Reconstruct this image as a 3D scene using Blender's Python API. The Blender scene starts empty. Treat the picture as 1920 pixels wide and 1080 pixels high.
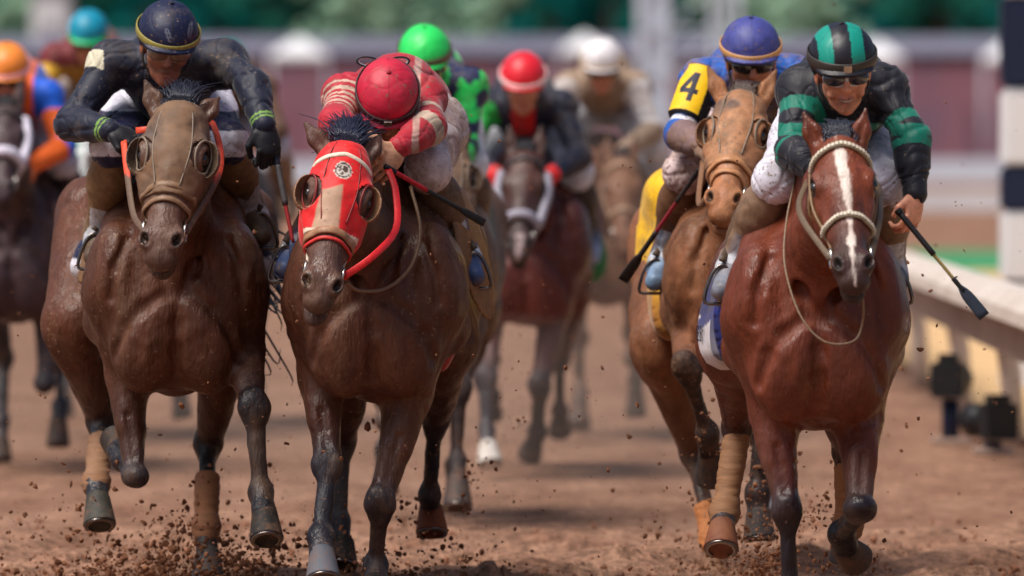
import bpy, bmesh, math, random
import numpy as np
from mathutils import Vector, Matrix

# ------------------------------------------------------------------ scene
SC = bpy.context.scene
COL = SC.collection
F_PX = 16800.0          # focal length in photo pixels (long telephoto)
CAM_H, HOR = 1.6, 245.0 # camera height (m), photo row of the horizon

cam_d = bpy.data.cameras.new("camera")
cam_d.sensor_width = 36.0
cam_d.lens = F_PX / 1920.0 * 36.0
cam_d.shift_y = (HOR - 540.0) / 1920.0
cam_d.clip_start, cam_d.clip_end = 1.0, 3000.0
cam_d.dof.use_dof = True
cam_d.dof.focus_distance = 29.7
cam_d.dof.aperture_fstop = 3.3
cam = bpy.data.objects.new("camera", cam_d)
cam.location = (0, 0, CAM_H)
cam.rotation_euler = (math.radians(90), 0, 0)
COL.objects.link(cam)
SC.camera = cam

SUN_EL, SUN_AZ = 62.0, -124.0   # sun high, behind the camera and to its left, veiled by cloud
wd = bpy.data.worlds.new("World"); SC.world = wd; wd.use_nodes = True
wn = wd.node_tree.nodes; wl = wd.node_tree.links
bg = wn["Background"]
sky = wn.new("ShaderNodeTexSky"); sky.sky_type = 'NISHITA'; sky.sun_disc = False
sky.sun_elevation = math.radians(SUN_EL); sky.sun_rotation = math.radians(SUN_AZ)
sky.air_density = 1.0; sky.dust_density = 4.0; sky.ozone_density = 1.0
wl.new(sky.outputs[0], bg.inputs[0]); bg.inputs[1].default_value = 0.074
sd = bpy.data.lights.new("sun", 'SUN'); sd.energy = 3.1; sd.angle = math.radians(34); sd.color = (1.0, 0.95, 0.88)
so = bpy.data.objects.new("sun", sd); COL.objects.link(so)
_az = math.radians(SUN_AZ); _el = math.radians(SUN_EL)
_dir = Vector((math.sin(_az) * math.cos(_el), math.cos(_az) * math.cos(_el), math.sin(_el)))
so.rotation_euler = _dir.to_track_quat('Z', 'Y').to_euler()
SC.view_settings.view_transform = 'Standard'; SC.view_settings.look = 'None'
SC.view_settings.exposure = 0.50; SC.view_settings.gamma = 1.0
SC.cycles.max_bounces = 6

# ------------------------------------------------------------------ helpers
def S(r, g, b, k=1.0):
    """sRGB 0-255 to linear"""
    o = []
    for c in (r, g, b):
        c /= 255.0
        o.append((c / 12.92 if c <= 0.04045 else ((c + 0.055) / 1.055) ** 2.4) * k)
    return np.array(o)

def V(*a): return np.array(a, float)
def nrm(v): v = np.asarray(v, float); return v / (np.linalg.norm(v) + 1e-12)
def wpos(px, py, d):
    return V((px - 960.0) * d / F_PX, d, CAM_H - (py - HOR) * d / F_PX)
def maker(D):
    def P(px, py, dy=0.0): return wpos(px, py, D + dy)
    return P

_rs = np.random.RandomState(7)
_WD = _rs.normal(size=(8, 3)); _WD /= np.linalg.norm(_WD, axis=1)[:, None]
_WP = _rs.uniform(0, 6.28, size=(8,))
def wob(p, freq, seed=0.0):
    """cheap smooth pseudo noise in about -1..1"""
    p = np.asarray(p, float) * freq + seed
    q = p + 0.9 * np.sin(p[:, [1, 2, 0]] * 1.31 + seed * 1.7) + 0.5 * np.sin(p[:, [2, 0, 1]] * 2.3 + 1.0)
    o = 0
    for i in range(8):
        o = o + np.sin(q @ _WD[i] * (0.7 + 0.17 * i) + _WP[i])
    return o / 3.2
def fbm(p, freq, seed=0.0):
    return (wob(p, freq, seed) + 0.5 * wob(p, freq * 2.1, seed + 3) + 0.25 * wob(p, freq * 4.3, seed + 7)) / 1.5
def sstep(a, b, x):
    t = np.clip((x - a) / (b - a), 0, 1); return t * t * (3 - 2 * t)

# ------------------------------------------------------------------ shapes as distance fields
class RC:   # tapered limb
    def __init__(s, a, b, ra, rb, c=None, c2=None, k=0.03, flat=None, sub=False, fn=None, tag=''):
        s.a, s.b, s.ra, s.rb = np.asarray(a, float), np.asarray(b, float), ra, rb
        s.c = c; s.c2 = c if c2 is None else c2; s.k = k; s.sub = sub; s.fn = fn; s.tag = tag
        s.flat = None
        if flat is not None: s.flat = (nrm(flat[0]), flat[1])
    def box(s):
        m = max(s.ra, s.rb) * (1 if s.flat is None else max(1.0, s.flat[1]))
        return np.minimum(s.a, s.b) - m, np.maximum(s.a, s.b) + m
    def ev(s, X, Y, Z):
        ba = s.b - s.a; L2 = float(ba @ ba) + 1e-9
        dx, dy, dz = X - s.a[0], Y - s.a[1], Z - s.a[2]
        t = np.clip((dx * ba[0] + dy * ba[1] + dz * ba[2]) / L2, 0, 1)
        qx, qy, qz = dx - t * ba[0], dy - t * ba[1], dz - t * ba[2]
        r = s.ra + (s.rb - s.ra) * t
        q2 = qx * qx + qy * qy + qz * qz
        if s.flat is None: return np.sqrt(q2) - r, t
        w, f = s.flat
        qw = qx * w[0] + qy * w[1] + qz * w[2]
        return (np.sqrt(np.maximum(q2 - qw * qw + (qw / f) ** 2, 1e-12)) - r) * (1 + f) / 2 if f < 1 else np.sqrt(np.maximum(q2 - qw * qw + (qw / f) ** 2, 1e-12)) - r, t
class EL:   # ellipsoid
    def __init__(s, c0, r, R=None, c=None, c2=None, k=0.03, sub=False, fn=None, tag=''):
        s.o = np.asarray(c0, float); s.r = np.asarray(r, float); s.R = np.eye(3) if R is None else np.asarray(R, float)
        s.c = c; s.c2 = c if c2 is None else c2; s.k = k; s.sub = sub; s.fn = fn; s.tag = tag
    def box(s):
        e = np.sqrt(((s.R * s.r[None, :]) ** 2).sum(1))   # columns of R are the axes
        return s.o - e, s.o + e
    def ev(s, X, Y, Z):
        dx, dy, dz = X - s.o[0], Y - s.o[1], Z - s.o[2]
        k0 = 0; k1 = 0; tt = None
        for i in range(3):
            u = (dx * s.R[0, i] + dy * s.R[1, i] + dz * s.R[2, i]) / s.r[i]
            k0 = k0 + u * u; k1 = k1 + (u / s.r[i]) ** 2
            if i == 1: tt = np.clip(u * 0.5 + 0.5, 0, 1)
        k0 = np.sqrt(k0); k1 = np.sqrt(k1) + 1e-9
        return k0 * (k0 - 1) / k1, tt

def smin(a, b, k):
    h = np.maximum(k - np.abs(a - b), 0) / k
    return np.minimum(a, b) - h * h * k * 0.25
FAR = 0.25
def field_grid(prims, lo, hi, h, extra=0.0):
    n = np.ceil((hi - lo) / h).astype(int) + 1
    G = np.full(n, FAR, np.float32)
    xs = [(lo[i] + h * np.arange(n[i])).astype(np.float32) for i in range(3)]
    for p in [q for q in prims if not q.sub] + [q for q in prims if q.sub]:
        a, b = p.box(); m = p.k + 3 * h + extra
        i0 = np.clip(np.floor((a - m - lo) / h).astype(int), 0, n - 1)
        i1 = np.clip(np.ceil((b + m - lo) / h).astype(int) + 1, 1, n)
        if np.any(i1 <= i0): continue
        sl = tuple(slice(i0[i], i1[i]) for i in range(3))
        d, _ = p.ev(xs[0][sl[0]][:, None, None], xs[1][sl[1]][None, :, None], xs[2][sl[2]][None, None, :])
        d = d.astype(np.float32)
        if p.sub: G[sl] = -smin(-G[sl], d, p.k)
        else: G[sl] = smin(G[sl], d, p.k)
    return G, xs
def field_pts(prims, pts):
    X, Y, Z = pts[:, 0], pts[:, 1], pts[:, 2]
    g = np.full(len(pts), FAR)
    for p in [q for q in prims if not q.sub] + [q for q in prims if q.sub]:
        d, _ = p.ev(X, Y, Z)
        g = -smin(-g, d, p.k) if p.sub else smin(g, d, p.k)
    return g
def surface_nets(G, lo, h):
    I = G < 0
    cs = [(i, j, k) for i in (0, 1) for j in (0, 1) for k in (0, 1)]
    n = np.array(G.shape) - 1
    def sh(A, c): return A[c[0]:c[0] + n[0], c[1]:c[1] + n[1], c[2]:c[2] + n[2]]
    cnt = np.zeros(n, np.int8)
    for c in cs: cnt += sh(I, c)
    act = (cnt > 0) & (cnt < 8)
    ijk = np.argwhere(act)
    idx = np.full(n, -1, np.int32); idx[act] = np.arange(len(ijk))
    val = {c: sh(G, c)[act] for c in cs}
    pos = np.zeros((len(ijk), 3)); num = np.zeros(len(ijk))
    for c in cs:
        for ax in range(3):
            if c[ax] == 0:
                e = list(c); e[ax] = 1; e = tuple(e)
                a, b = val[c], val[e]
                m = (a < 0) != (b < 0)
                t = np.where(m, a / np.where(m, a - b, 1), 0)
                q = np.array(c, float)[None, :].repeat(len(ijk), 0); q[:, ax] += t
                pos += q * m[:, None]; num += m
    verts = np.asarray(lo) + h * (ijk + pos / num[:, None])
    quads = []
    for ax in range(3):
        u, v = (ax + 1) % 3, (ax + 2) % 3
        sa = [slice(1, -1)] * 3; sb = [slice(1, -1)] * 3
        sa[ax] = slice(0, -1); sb[ax] = slice(1, None)
        A, B = I[tuple(sa)], I[tuple(sb)]
        for flip, M in ((False, A & ~B), (True, ~A & B)):
            w = np.argwhere(M)
            if len(w) == 0: continue
            w = w.copy(); w[:, u] += 1; w[:, v] += 1
            def at(du, dv):
                z = w.copy(); z[:, u] -= du; z[:, v] -= dv
                return idx[z[:, 0], z[:, 1], z[:, 2]]
            q = np.stack([at(1, 1), at(0, 1), at(0, 0), at(1, 0)], 1)
            if flip: q = q[:, ::-1]
            quads.append(q)
    return verts, np.concatenate(quads) if quads else np.zeros((0, 4), int)

def prim_colors(prims, verts, default=(0.5, 0.5, 0.5), sig=0.012):
    W = np.full(len(verts), 1e-9); C = np.tile(np.asarray(default, float), (len(verts), 1)) * 1e-9
    for p in prims:
        if p.sub or (p.c is None and p.fn is None): continue
        a, b = p.box(); m = 0.06
        ok = np.all((verts > a - m) & (verts < b + m), axis=1)
        if not ok.any(): continue
        q = verts[ok]
        d, t = p.ev(q[:, 0], q[:, 1], q[:, 2])
        w = np.exp(-np.maximum(d, -0.006) / sig)
        if p.fn is not None: c = p.fn(t, q)
        else: c = np.asarray(p.c)[None, :] * (1 - t[:, None]) + np.asarray(p.c2)[None, :] * t[:, None]
        W[ok] += w; C[ok] += c * w[:, None]
    return C / W[:, None]

def raw_mesh(name, verts, faces, cols=None, smooth=True):
    me = bpy.data.meshes.new(name)
    verts = np.asarray(verts, np.float32); faces = np.asarray(faces, np.int32)
    k = faces.shape[1]
    me.vertices.add(len(verts)); me.vertices.foreach_set("co", verts.ravel())
    me.loops.add(faces.size); me.loops.foreach_set("vertex_index", faces.ravel())
    me.polygons.add(len(faces))
    me.polygons.foreach_set("loop_start", np.arange(0, faces.size, k, dtype=np.int32))
    try: me.polygons.foreach_set("loop_total", np.full(len(faces), k, np.int32))
    except Exception: pass
    me.polygons.foreach_set("use_smooth", np.full(len(faces), smooth, bool))
    me.update(); me.validate()
    if cols is not None:
        at = me.color_attributes.new("Col", 'FLOAT_COLOR', 'POINT')
        at.data.foreach_set("color", np.concatenate([np.clip(cols, 0, 1), np.ones((len(cols), 1))], 1).astype(np.float32).ravel())
    return me
def link(name, me, mat, parent=None, base=None, **props):
    o = bpy.data.objects.new(name, me)
    if mat is not None and not me.materials: me.materials.append(mat)
    COL.objects.link(o)
    if parent is not None: o.parent = parent
    elif base is not None: o.location = base
    for k, v in props.items(): o[k] = v
    return o

class Thing:
    """everything of one thing is built in world metres and stored relative to its base"""
    def __init__(s, base): s.base = np.asarray(base, float); s.root = None
    def add(s, name, verts, faces, mat, cols=None, smooth=True, parent=None, label=None):
        me = raw_mesh(name, np.asarray(verts) - s.base, faces, cols, smooth)
        par = parent if parent is not None else s.root
        if par is None:
            o = link(name, me, mat, base=s.base); s.root = o
        else: o = link(name, me, mat, parent=par)
        if label: o['label'] = label
        return o
    def empty(s, name):
        o = bpy.data.objects.new(name, None); COL.objects.link(o); o.location = s.base; s.root = o; return o
    def tag(s, label, cat, group=None, kind=None):
        s.root['label'] = label; s.root['category'] = cat
        if group: s.root['group'] = group
        if kind: s.root['kind'] = kind
    def sdf(s, name, prims, h, mat, inflate=0.0, clip=None, colfn=None, bounds=None, disp=None, relax=0, parent=None, default=(.5, .5, .5), label=None, shell=None):
        bx = [p.box() for p in prims if not p.sub]
        lo = np.min([b[0] for b in bx], 0) - inflate - 3 * h; hi = np.max([b[1] for b in bx], 0) + inflate + 3 * h
        if bounds is not None: lo = np.maximum(lo, bounds[0]); hi = np.minimum(hi, bounds[1])
        G, xs = field_grid(prims, lo, hi, h, extra=abs(inflate))
        if inflate: G -= np.float32(inflate)
        if clip is not None:
            X, Y, Z = np.meshgrid(*xs, indexing='ij', sparse=True)
            G = np.maximum(G, clip(X, Y, Z).astype(np.float32))
        for ax in range(3):   # close the surface at the border of the grid
            sl = [slice(None)] * 3; sl[ax] = 0; G[tuple(sl)] = FAR; sl[ax] = -1; G[tuple(sl)] = FAR
        v, f = surface_nets(G, lo, h)
        if len(f) == 0: return None
        if relax: v = relax_mesh(v, f, relax)
        c = prim_colors(prims, v, default)
        if colfn is not None: c = colfn(v, c)
        if disp is not None:
            nr = vnormals(v, f); v = v + nr * disp(v)[:, None]
        return s.add(name, v, f, mat, c, True, parent, label)

def relax_mesh(v, f, it):
    for _ in range(it):
        acc = np.zeros_like(v); n = np.zeros(len(v))
        for a, b in ((0, 1), (1, 2), (2, 3), (3, 0)):
            np.add.at(acc, f[:, a], v[f[:, b]]); np.add.at(acc, f[:, b], v[f[:, a]])
            np.add.at(n, f[:, a], 1); np.add.at(n, f[:, b], 1)
        v = v * 0.4 + 0.6 * acc / np.maximum(n, 1)[:, None]
    return v
def vnormals(v, f):
    fn = np.cross(v[f[:, 2]] - v[f[:, 0]], v[f[:, 3]] - v[f[:, 1]])
    n = np.zeros_like(v)
    for i in range(4): np.add.at(n, f[:, i], fn)
    return n / (np.linalg.norm(n, axis=1)[:, None] + 1e-12)

def spline(pts, per=6, closed=False):
    pts = np.asarray(pts, float); n = len(pts)
    if n < 3 and not closed: 
        t = np.linspace(0, 1, per + 1)[:, None]; return pts[0] * (1 - t) + pts[-1] * t
    out = []
    rng = n if closed else n - 1
    for i in range(rng):
        p1, p2 = pts[i], pts[(i + 1) % n]
        p0 = pts[(i - 1) % n] if (closed or i > 0) else 2 * p1 - p2
        p3 = pts[(i + 2) % n] if (closed or i + 2 < n) else 2 * p2 - p1
        for t in np.linspace(0, 1, per, endpoint=False):
            out.append(0.5 * ((2 * p1) + (p2 - p0) * t + (2 * p0 - 5 * p1 + 4 * p2 - p3) * t * t + (3 * p1 - p0 - 3 * p2 + p3) * t ** 3))
    if not closed: out.append(pts[-1])
    return np.array(out)
def sweep(path, w, th, normals=None, closed=False, sides=8, round_=False):
    """tube (ellipse w x th) or flat strap (rounded rectangle) along a path; w, th half sizes, may be arrays"""
    path = np.asarray(path, float); n = len(path)
    w = np.broadcast_to(w, (n,)); th = np.broadcast_to(th, (n,))
    if closed: tan = np.roll(path, -1, 0) - np.roll(path, 1, 0)
    else: tan = np.gradient(path, axis=0)
    tan /= np.linalg.norm(tan, axis=1)[:, None] + 1e-9
    if normals is None:
        ref = V(0, -1, 0.3)
        normals = np.tile(ref, (n, 1))
    nn = normals - tan * (normals * tan).sum(1)[:, None]
    nn /= np.linalg.norm(nn, axis=1)[:, None] + 1e-9
    bb = np.cross(tan, nn)
    if round_:
        an = np.linspace(0, 2 * math.pi, sides, endpoint=False); ring = [(math.cos(a), math.sin(a)) for a in an]
    else:
        ring = [(1, .35), (.8, 1), (-.8, 1), (-1, .35), (-1, -.35), (-.8, -1), (.8, -1), (1, -.35)]
    m = len(ring)
    v = np.zeros((n, m, 3))
    for j, (a, b) in enumerate(ring):
        v[:, j] = path + bb * (a * w)[:, None] + nn * (b * th)[:, None]
    f = []
    for i in range(n if closed else n - 1):
        i2 = (i + 1) % n
        for j in range(m):
            j2 = (j + 1) % m
            f.append((i * m + j, i * m + j2, i2 * m + j2, i2 * m + j))
    v = v.reshape(-1, 3)
    if not closed:
        c0 = len(v); v = np.concatenate([v, path[:1], path[-1:]])
        for j in range(m):
            j2 = (j + 1) % m
            f.append((c0, j2, j, c0)); f.append((c0 + 1, (n - 1) * m + j, (n - 1) * m + j2, c0 + 1))
    return v, np.array(f)
def tri_fix(f): return f
def merge(parts):
    vs, fs, k = [], [], 0
    for v, f in parts:
        vs.append(v); fs.append(np.asarray(f) + k); k += len(v)
    return np.concatenate(vs), np.concatenate(fs)
def quad_mesh_add(T, name, v, f, mat, col=None, parent=None, label=None, smooth=True):
    """accepts quads whose last index may repeat the first (triangles)"""
    f = np.asarray(f)
    me = bpy.data.meshes.new(name)
    fl = [tuple(dict.fromkeys(q)) for q in f.tolist()]
    me.from_pydata((np.asarray(v) - T.base).tolist(), [], fl)
    me.polygons.foreach_set("use_smooth", np.full(len(me.polygons), smooth, bool))
    if col is not None:
        c = np.asarray(col, float)
        if c.ndim == 1: c = np.tile(c, (len(v), 1))
        at = me.color_attributes.new("Col", 'FLOAT_COLOR', 'POINT')
        at.data.foreach_set("color", np.concatenate([c, np.ones((len(c), 1))], 1).astype(np.float32).ravel())
    me.update()
    par = parent if parent is not None else T.root
    if par is None: o = link(name, me, mat, base=T.base); T.root = o
    else: o = link(name, me, mat, parent=par)
    if label: o['label'] = label
    return o
def box_vf(c, hx, hy, hz, R=None):
    R = np.eye(3) if R is None else R
    s = np.array([(x, y, z) for z in (-1, 1) for y in (-1, 1) for x in (-1, 1)], float) * V(hx, hy, hz)
    v = s @ R.T + np.asarray(c)
    f = np.array([(0, 2, 3, 1), (4, 5, 7, 6), (0, 1, 5, 4), (2, 6, 7, 3), (0, 4, 6, 2), (1, 3, 7, 5)])
    return v, f

# ------------------------------------------------------------------ materials
def mat_attr(name, rough=0.6, noise=0.25, nscale=60.0, stretch=(1, 1, 1), bump=0.15, bscale=220.0, bdist=0.002, spec=0.35, sheen=0.0, mud=None, mud_amt=0.0, mud_scale=9.0, coat=0.0, metal=0.0, sss=0.0, speck=None, speck_amt=0.5, muscle=0.0):
    m = bpy.data.materials.new(name); m.use_nodes = True
    nt = m.node_tree; N = nt.nodes; L = nt.links
    b = N["Principled BSDF"]
    at = N.new("ShaderNodeAttribute"); at.attribute_name = "Col"
    tc = N.new("ShaderNodeTexCoord"); mp = N.new("ShaderNodeMapping"); mp.inputs["Scale"].default_value = stretch
    L.new(tc.outputs["Object"], mp.inputs[0])
    n1 = N.new("ShaderNodeTexNoise"); n1.inputs["Scale"].default_value = nscale; n1.inputs["Detail"].default_value = 5; n1.inputs["Roughness"].default_value = 0.65
    L.new(mp.outputs[0], n1.inputs["Vector"])
    mr = N.new("ShaderNodeMapRange"); mr.inputs[1].default_value = 0.3; mr.inputs[2].default_value = 0.7
    mr.inputs[3].default_value = 1 - noise; mr.inputs[4].default_value = 1 + noise
    L.new(n1.outputs["Fac"], mr.inputs[0])
    mx = N.new("ShaderNodeMix"); mx.data_type = 'RGBA'; mx.blend_type = 'MULTIPLY'; mx.inputs[0].default_value = 1
    L.new(at.outputs["Color"], mx.inputs[6]); L.new(mr.outputs[0], mx.inputs[7])
    cout = mx.outputs[2]
    rsock = None
    if mud is not None and mud_amt > 0:
        n2 = N.new("ShaderNodeTexNoise"); n2.inputs["Scale"].default_value = mud_scale; n2.inputs["Detail"].default_value = 8; n2.inputs["Roughness"].default_value = 0.7
        L.new(mp.outputs[0], n2.inputs["Vector"])
        r2 = N.new("ShaderNodeMapRange"); r2.inputs[1].default_value = 0.62 - 0.3 * mud_amt; r2.inputs[2].default_value = 0.80 - 0.25 * mud_amt
        r2.inputs[3].default_value = 0; r2.inputs[4].default_value = min(1.0, 0.45 + 0.5 * mud_amt)
        L.new(n2.outputs["Fac"], r2.inputs[0])
        m2 = N.new("ShaderNodeMix"); m2.data_type = 'RGBA'
        L.new(r2.outputs[0], m2.inputs[0]); L.new(cout, m2.inputs[6]); m2.inputs[7].default_value = (*mud, 1)
        cout = m2.outputs[2]
        rr = N.new("ShaderNodeMapRange"); rr.inputs[3].default_value = rough; rr.inputs[4].default_value = 0.85
        L.new(r2.outputs[0], rr.inputs[0]); rsock = rr.outputs[0]
    if speck is not None:
        n4 = N.new("ShaderNodeTexNoise"); n4.inputs["Scale"].default_value = 75; n4.inputs["Detail"].default_value = 2.5
        L.new(tc.outputs["Object"], n4.inputs["Vector"])
        n5 = N.new("ShaderNodeTexNoise"); n5.inputs["Scale"].default_value = 5; L.new(tc.outputs["Object"], n5.inputs["Vector"])
        ad = N.new("ShaderNodeMath"); ad.operation = 'MULTIPLY_ADD'; ad.inputs[1].default_value = .35; L.new(n5.outputs["Fac"], ad.inputs[0]); L.new(n4.outputs["Fac"], ad.inputs[2])
        r4 = N.new("ShaderNodeMapRange"); r4.inputs[1].default_value = .90 - .12 * speck_amt; r4.inputs[2].default_value = .96 - .12 * speck_amt; r4.inputs[4].default_value = .85
        L.new(ad.outputs[0], r4.inputs[0])
        m4 = N.new("ShaderNodeMix"); m4.data_type = 'RGBA'; L.new(r4.outputs[0], m4.inputs[0]); L.new(cout, m4.inputs[6]); m4.inputs[7].default_value = (*speck, 1)
        cout = m4.outputs[2]
    L.new(cout, b.inputs["Base Color"])
    if rsock is not None: L.new(rsock, b.inputs["Roughness"])
    else: b.inputs["Roughness"].default_value = rough
    b.inputs["Specular IOR Level"].default_value = spec
    b.inputs["Metallic"].default_value = metal
    if sheen: b.inputs["Sheen Weight"].default_value = sheen; b.inputs["Sheen Roughness"].default_value = 0.4
    if coat: b.inputs["Coat Weight"].default_value = coat; b.inputs["Coat Roughness"].default_value = 0.25
    if sss: b.inputs["Subsurface Weight"].default_value = sss; b.inputs["Subsurface Scale"].default_value = 0.01
    if bump:
        n3 = N.new("ShaderNodeTexNoise"); n3.inputs["Scale"].default_value = bscale; n3.inputs["Detail"].default_value = 3
        L.new(mp.outputs[0], n3.inputs["Vector"])
        bp = N.new("ShaderNodeBump"); bp.inputs["Strength"].default_value = bump; bp.inputs["Distance"].default_value = bdist
        L.new(n3.outputs["Fac"], bp.inputs["Height"]); L.new(bp.outputs[0], b.inputs["Normal"])
        if muscle:
            mp2 = N.new("ShaderNodeMapping"); mp2.inputs["Scale"].default_value = (1, 1, .45); L.new(tc.outputs["Object"], mp2.inputs[0])
            n6 = N.new("ShaderNodeTexNoise"); n6.inputs["Scale"].default_value = 13; n6.inputs["Detail"].default_value = 4; n6.inputs["Roughness"].default_value = .5; n6.inputs["Distortion"].default_value = .6
            L.new(mp2.outputs[0], n6.inputs["Vector"])
            b2 = N.new("ShaderNodeBump"); b2.inputs["Strength"].default_value = muscle; b2.inputs["Distance"].default_value = .03
            L.new(n6.outputs["Fac"], b2.inputs["Height"]); L.new(b2.outputs[0], bp.inputs["Normal"])
            n7 = N.new("ShaderNodeTexNoise"); n7.inputs["Scale"].default_value = 9; n7.inputs["Detail"].default_value = 6; L.new(mp2.outputs[0], n7.inputs["Vector"])
            r7 = N.new("ShaderNodeMapRange"); r7.inputs[1].default_value = .35; r7.inputs[2].default_value = .65; r7.inputs[3].default_value = rough - .20; r7.inputs[4].default_value = rough + .22
            L.new(n7.outputs["Fac"], r7.inputs[0]); L.new(r7.outputs[0], b.inputs["Roughness"])
    return m
MUD = S(150, 115, 88, 0.75)
M = {}
M['coat'] = mat_attr("horse_coat", rough=0.48, noise=0.3, nscale=26, stretch=(1, 1, .22), bump=0.9, bscale=130, bdist=0.004, spec=0.33, mud=S(136, 104, 80, .75), mud_amt=0.28, mud_scale=6, speck=S(122, 94, 74), speck_amt=0.5, muscle=0.55)
M['coat_clean'] = mat_attr("horse_coat_clean", rough=0.44, noise=0.26, nscale=26, stretch=(1, 1, .22), bump=0.8, bscale=130, bdist=0.004, spec=0.33, speck=S(122, 94, 74), speck_amt=0.12, muscle=0.5)
M['coat_mud'] = mat_attr("horse_coat_muddy", rough=0.55, noise=0.3, nscale=22, stretch=(1, 1, .5), bump=0.5, bscale=90, bdist=0.004, spec=0.25, mud=S(140, 98, 66, .8), mud_amt=0.45, mud_scale=10, speck=S(122, 94, 74), speck_amt=0.7, muscle=0.5)
M['cloth'] = mat_attr("silk_cloth", rough=.55, noise=0.15, nscale=30, bump=0.15, bscale=60, bdist=0.004, spec=0.28, sheen=0.15, mud=S(86, 74, 64), mud_amt=0.42, mud_scale=8, speck=S(116, 96, 80), speck_amt=0.6)
M['cloth_clean'] = mat_attr("silk_cloth_clean", rough=.55, noise=0.12, nscale=30, bump=0.15, bscale=60, bdist=0.004, spec=0.28, sheen=0.15, mud=S(80, 72, 66), mud_amt=0.08, mud_scale=8, speck=S(112, 96, 84), speck_amt=0.3)
M['cloth_mud'] = mat_attr("silk_cloth_muddy", rough=.55, noise=0.25, nscale=30, bump=0.15, bscale=60, bdist=0.004, spec=0.28, mud=S(130, 99, 74), mud_amt=0.62, mud_scale=10, speck=S(122, 98, 80), speck_amt=0.8)
M['skin'] = mat_attr("skin", rough=0.5, noise=0.25, nscale=45, bump=0.35, bscale=110, spec=0.4, sss=0.08)
M['leather'] = mat_attr("leather", rough=0.5, noise=0.3, nscale=40, bump=0.3, bscale=120, spec=0.35, mud=S(140, 108, 78, .8), mud_amt=0.3, mud_scale=14, speck=S(116, 96, 80), speck_amt=0.6)
M['strap'] = mat_attr("bridle_strap", rough=0.5, noise=0.25, nscale=90, bump=0.25, bscale=200, spec=0.4)
M['rubber'] = mat_attr("dull_rubber", rough=0.6, noise=0.2, nscale=60, bump=0.2, bscale=150, spec=0.35)
M['gloss'] = mat_attr("glossy_shell", rough=0.18, noise=0.05, nscale=60, bump=0.0, spec=0.6, coat=0.5)
M['helmet'] = mat_attr("helmet_cover", rough=0.5, noise=0.14, nscale=35, bump=0.2, bscale=60, bdist=0.003, spec=0.35, mud=S(95, 82, 76), mud_amt=0.2, mud_scale=12, speck=S(116, 96, 80), speck_amt=0.6)
M['helmet_clean'] = mat_attr("helmet_cover_clean", rough=0.42, noise=0.06, nscale=35, bump=0.1, bscale=60, bdist=0.003, spec=0.4)
M['hoof'] = mat_attr('hoof_horn', rough=0.62, noise=0.45, nscale=16, stretch=(1, 1, .5), bump=0.4, bscale=60, spec=0.22, mud=S(112, 78, 56), mud_amt=0.45, mud_scale=16, speck=S(120, 82, 60), speck_amt=.7)
M['hair'] = mat_attr("horse_hair", rough=0.4, noise=0.3, nscale=60, stretch=(1, 1, .2), bump=0.0, spec=0.5)
M['metal'] = mat_attr("bright_metal", rough=0.25, noise=0.15, nscale=60, bump=0.05, spec=0.5, metal=1.0)
M['wrap'] = mat_attr("leg_wrap", rough=0.7, noise=0.2, nscale=70, stretch=(.3, .3, 2.2), bump=0.5, bscale=60, bdist=0.004, spec=0.2, mud=S(150, 100, 66), mud_amt=0.3, mud_scale=14, speck=S(122, 94, 74), speck_amt=0.5)
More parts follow.
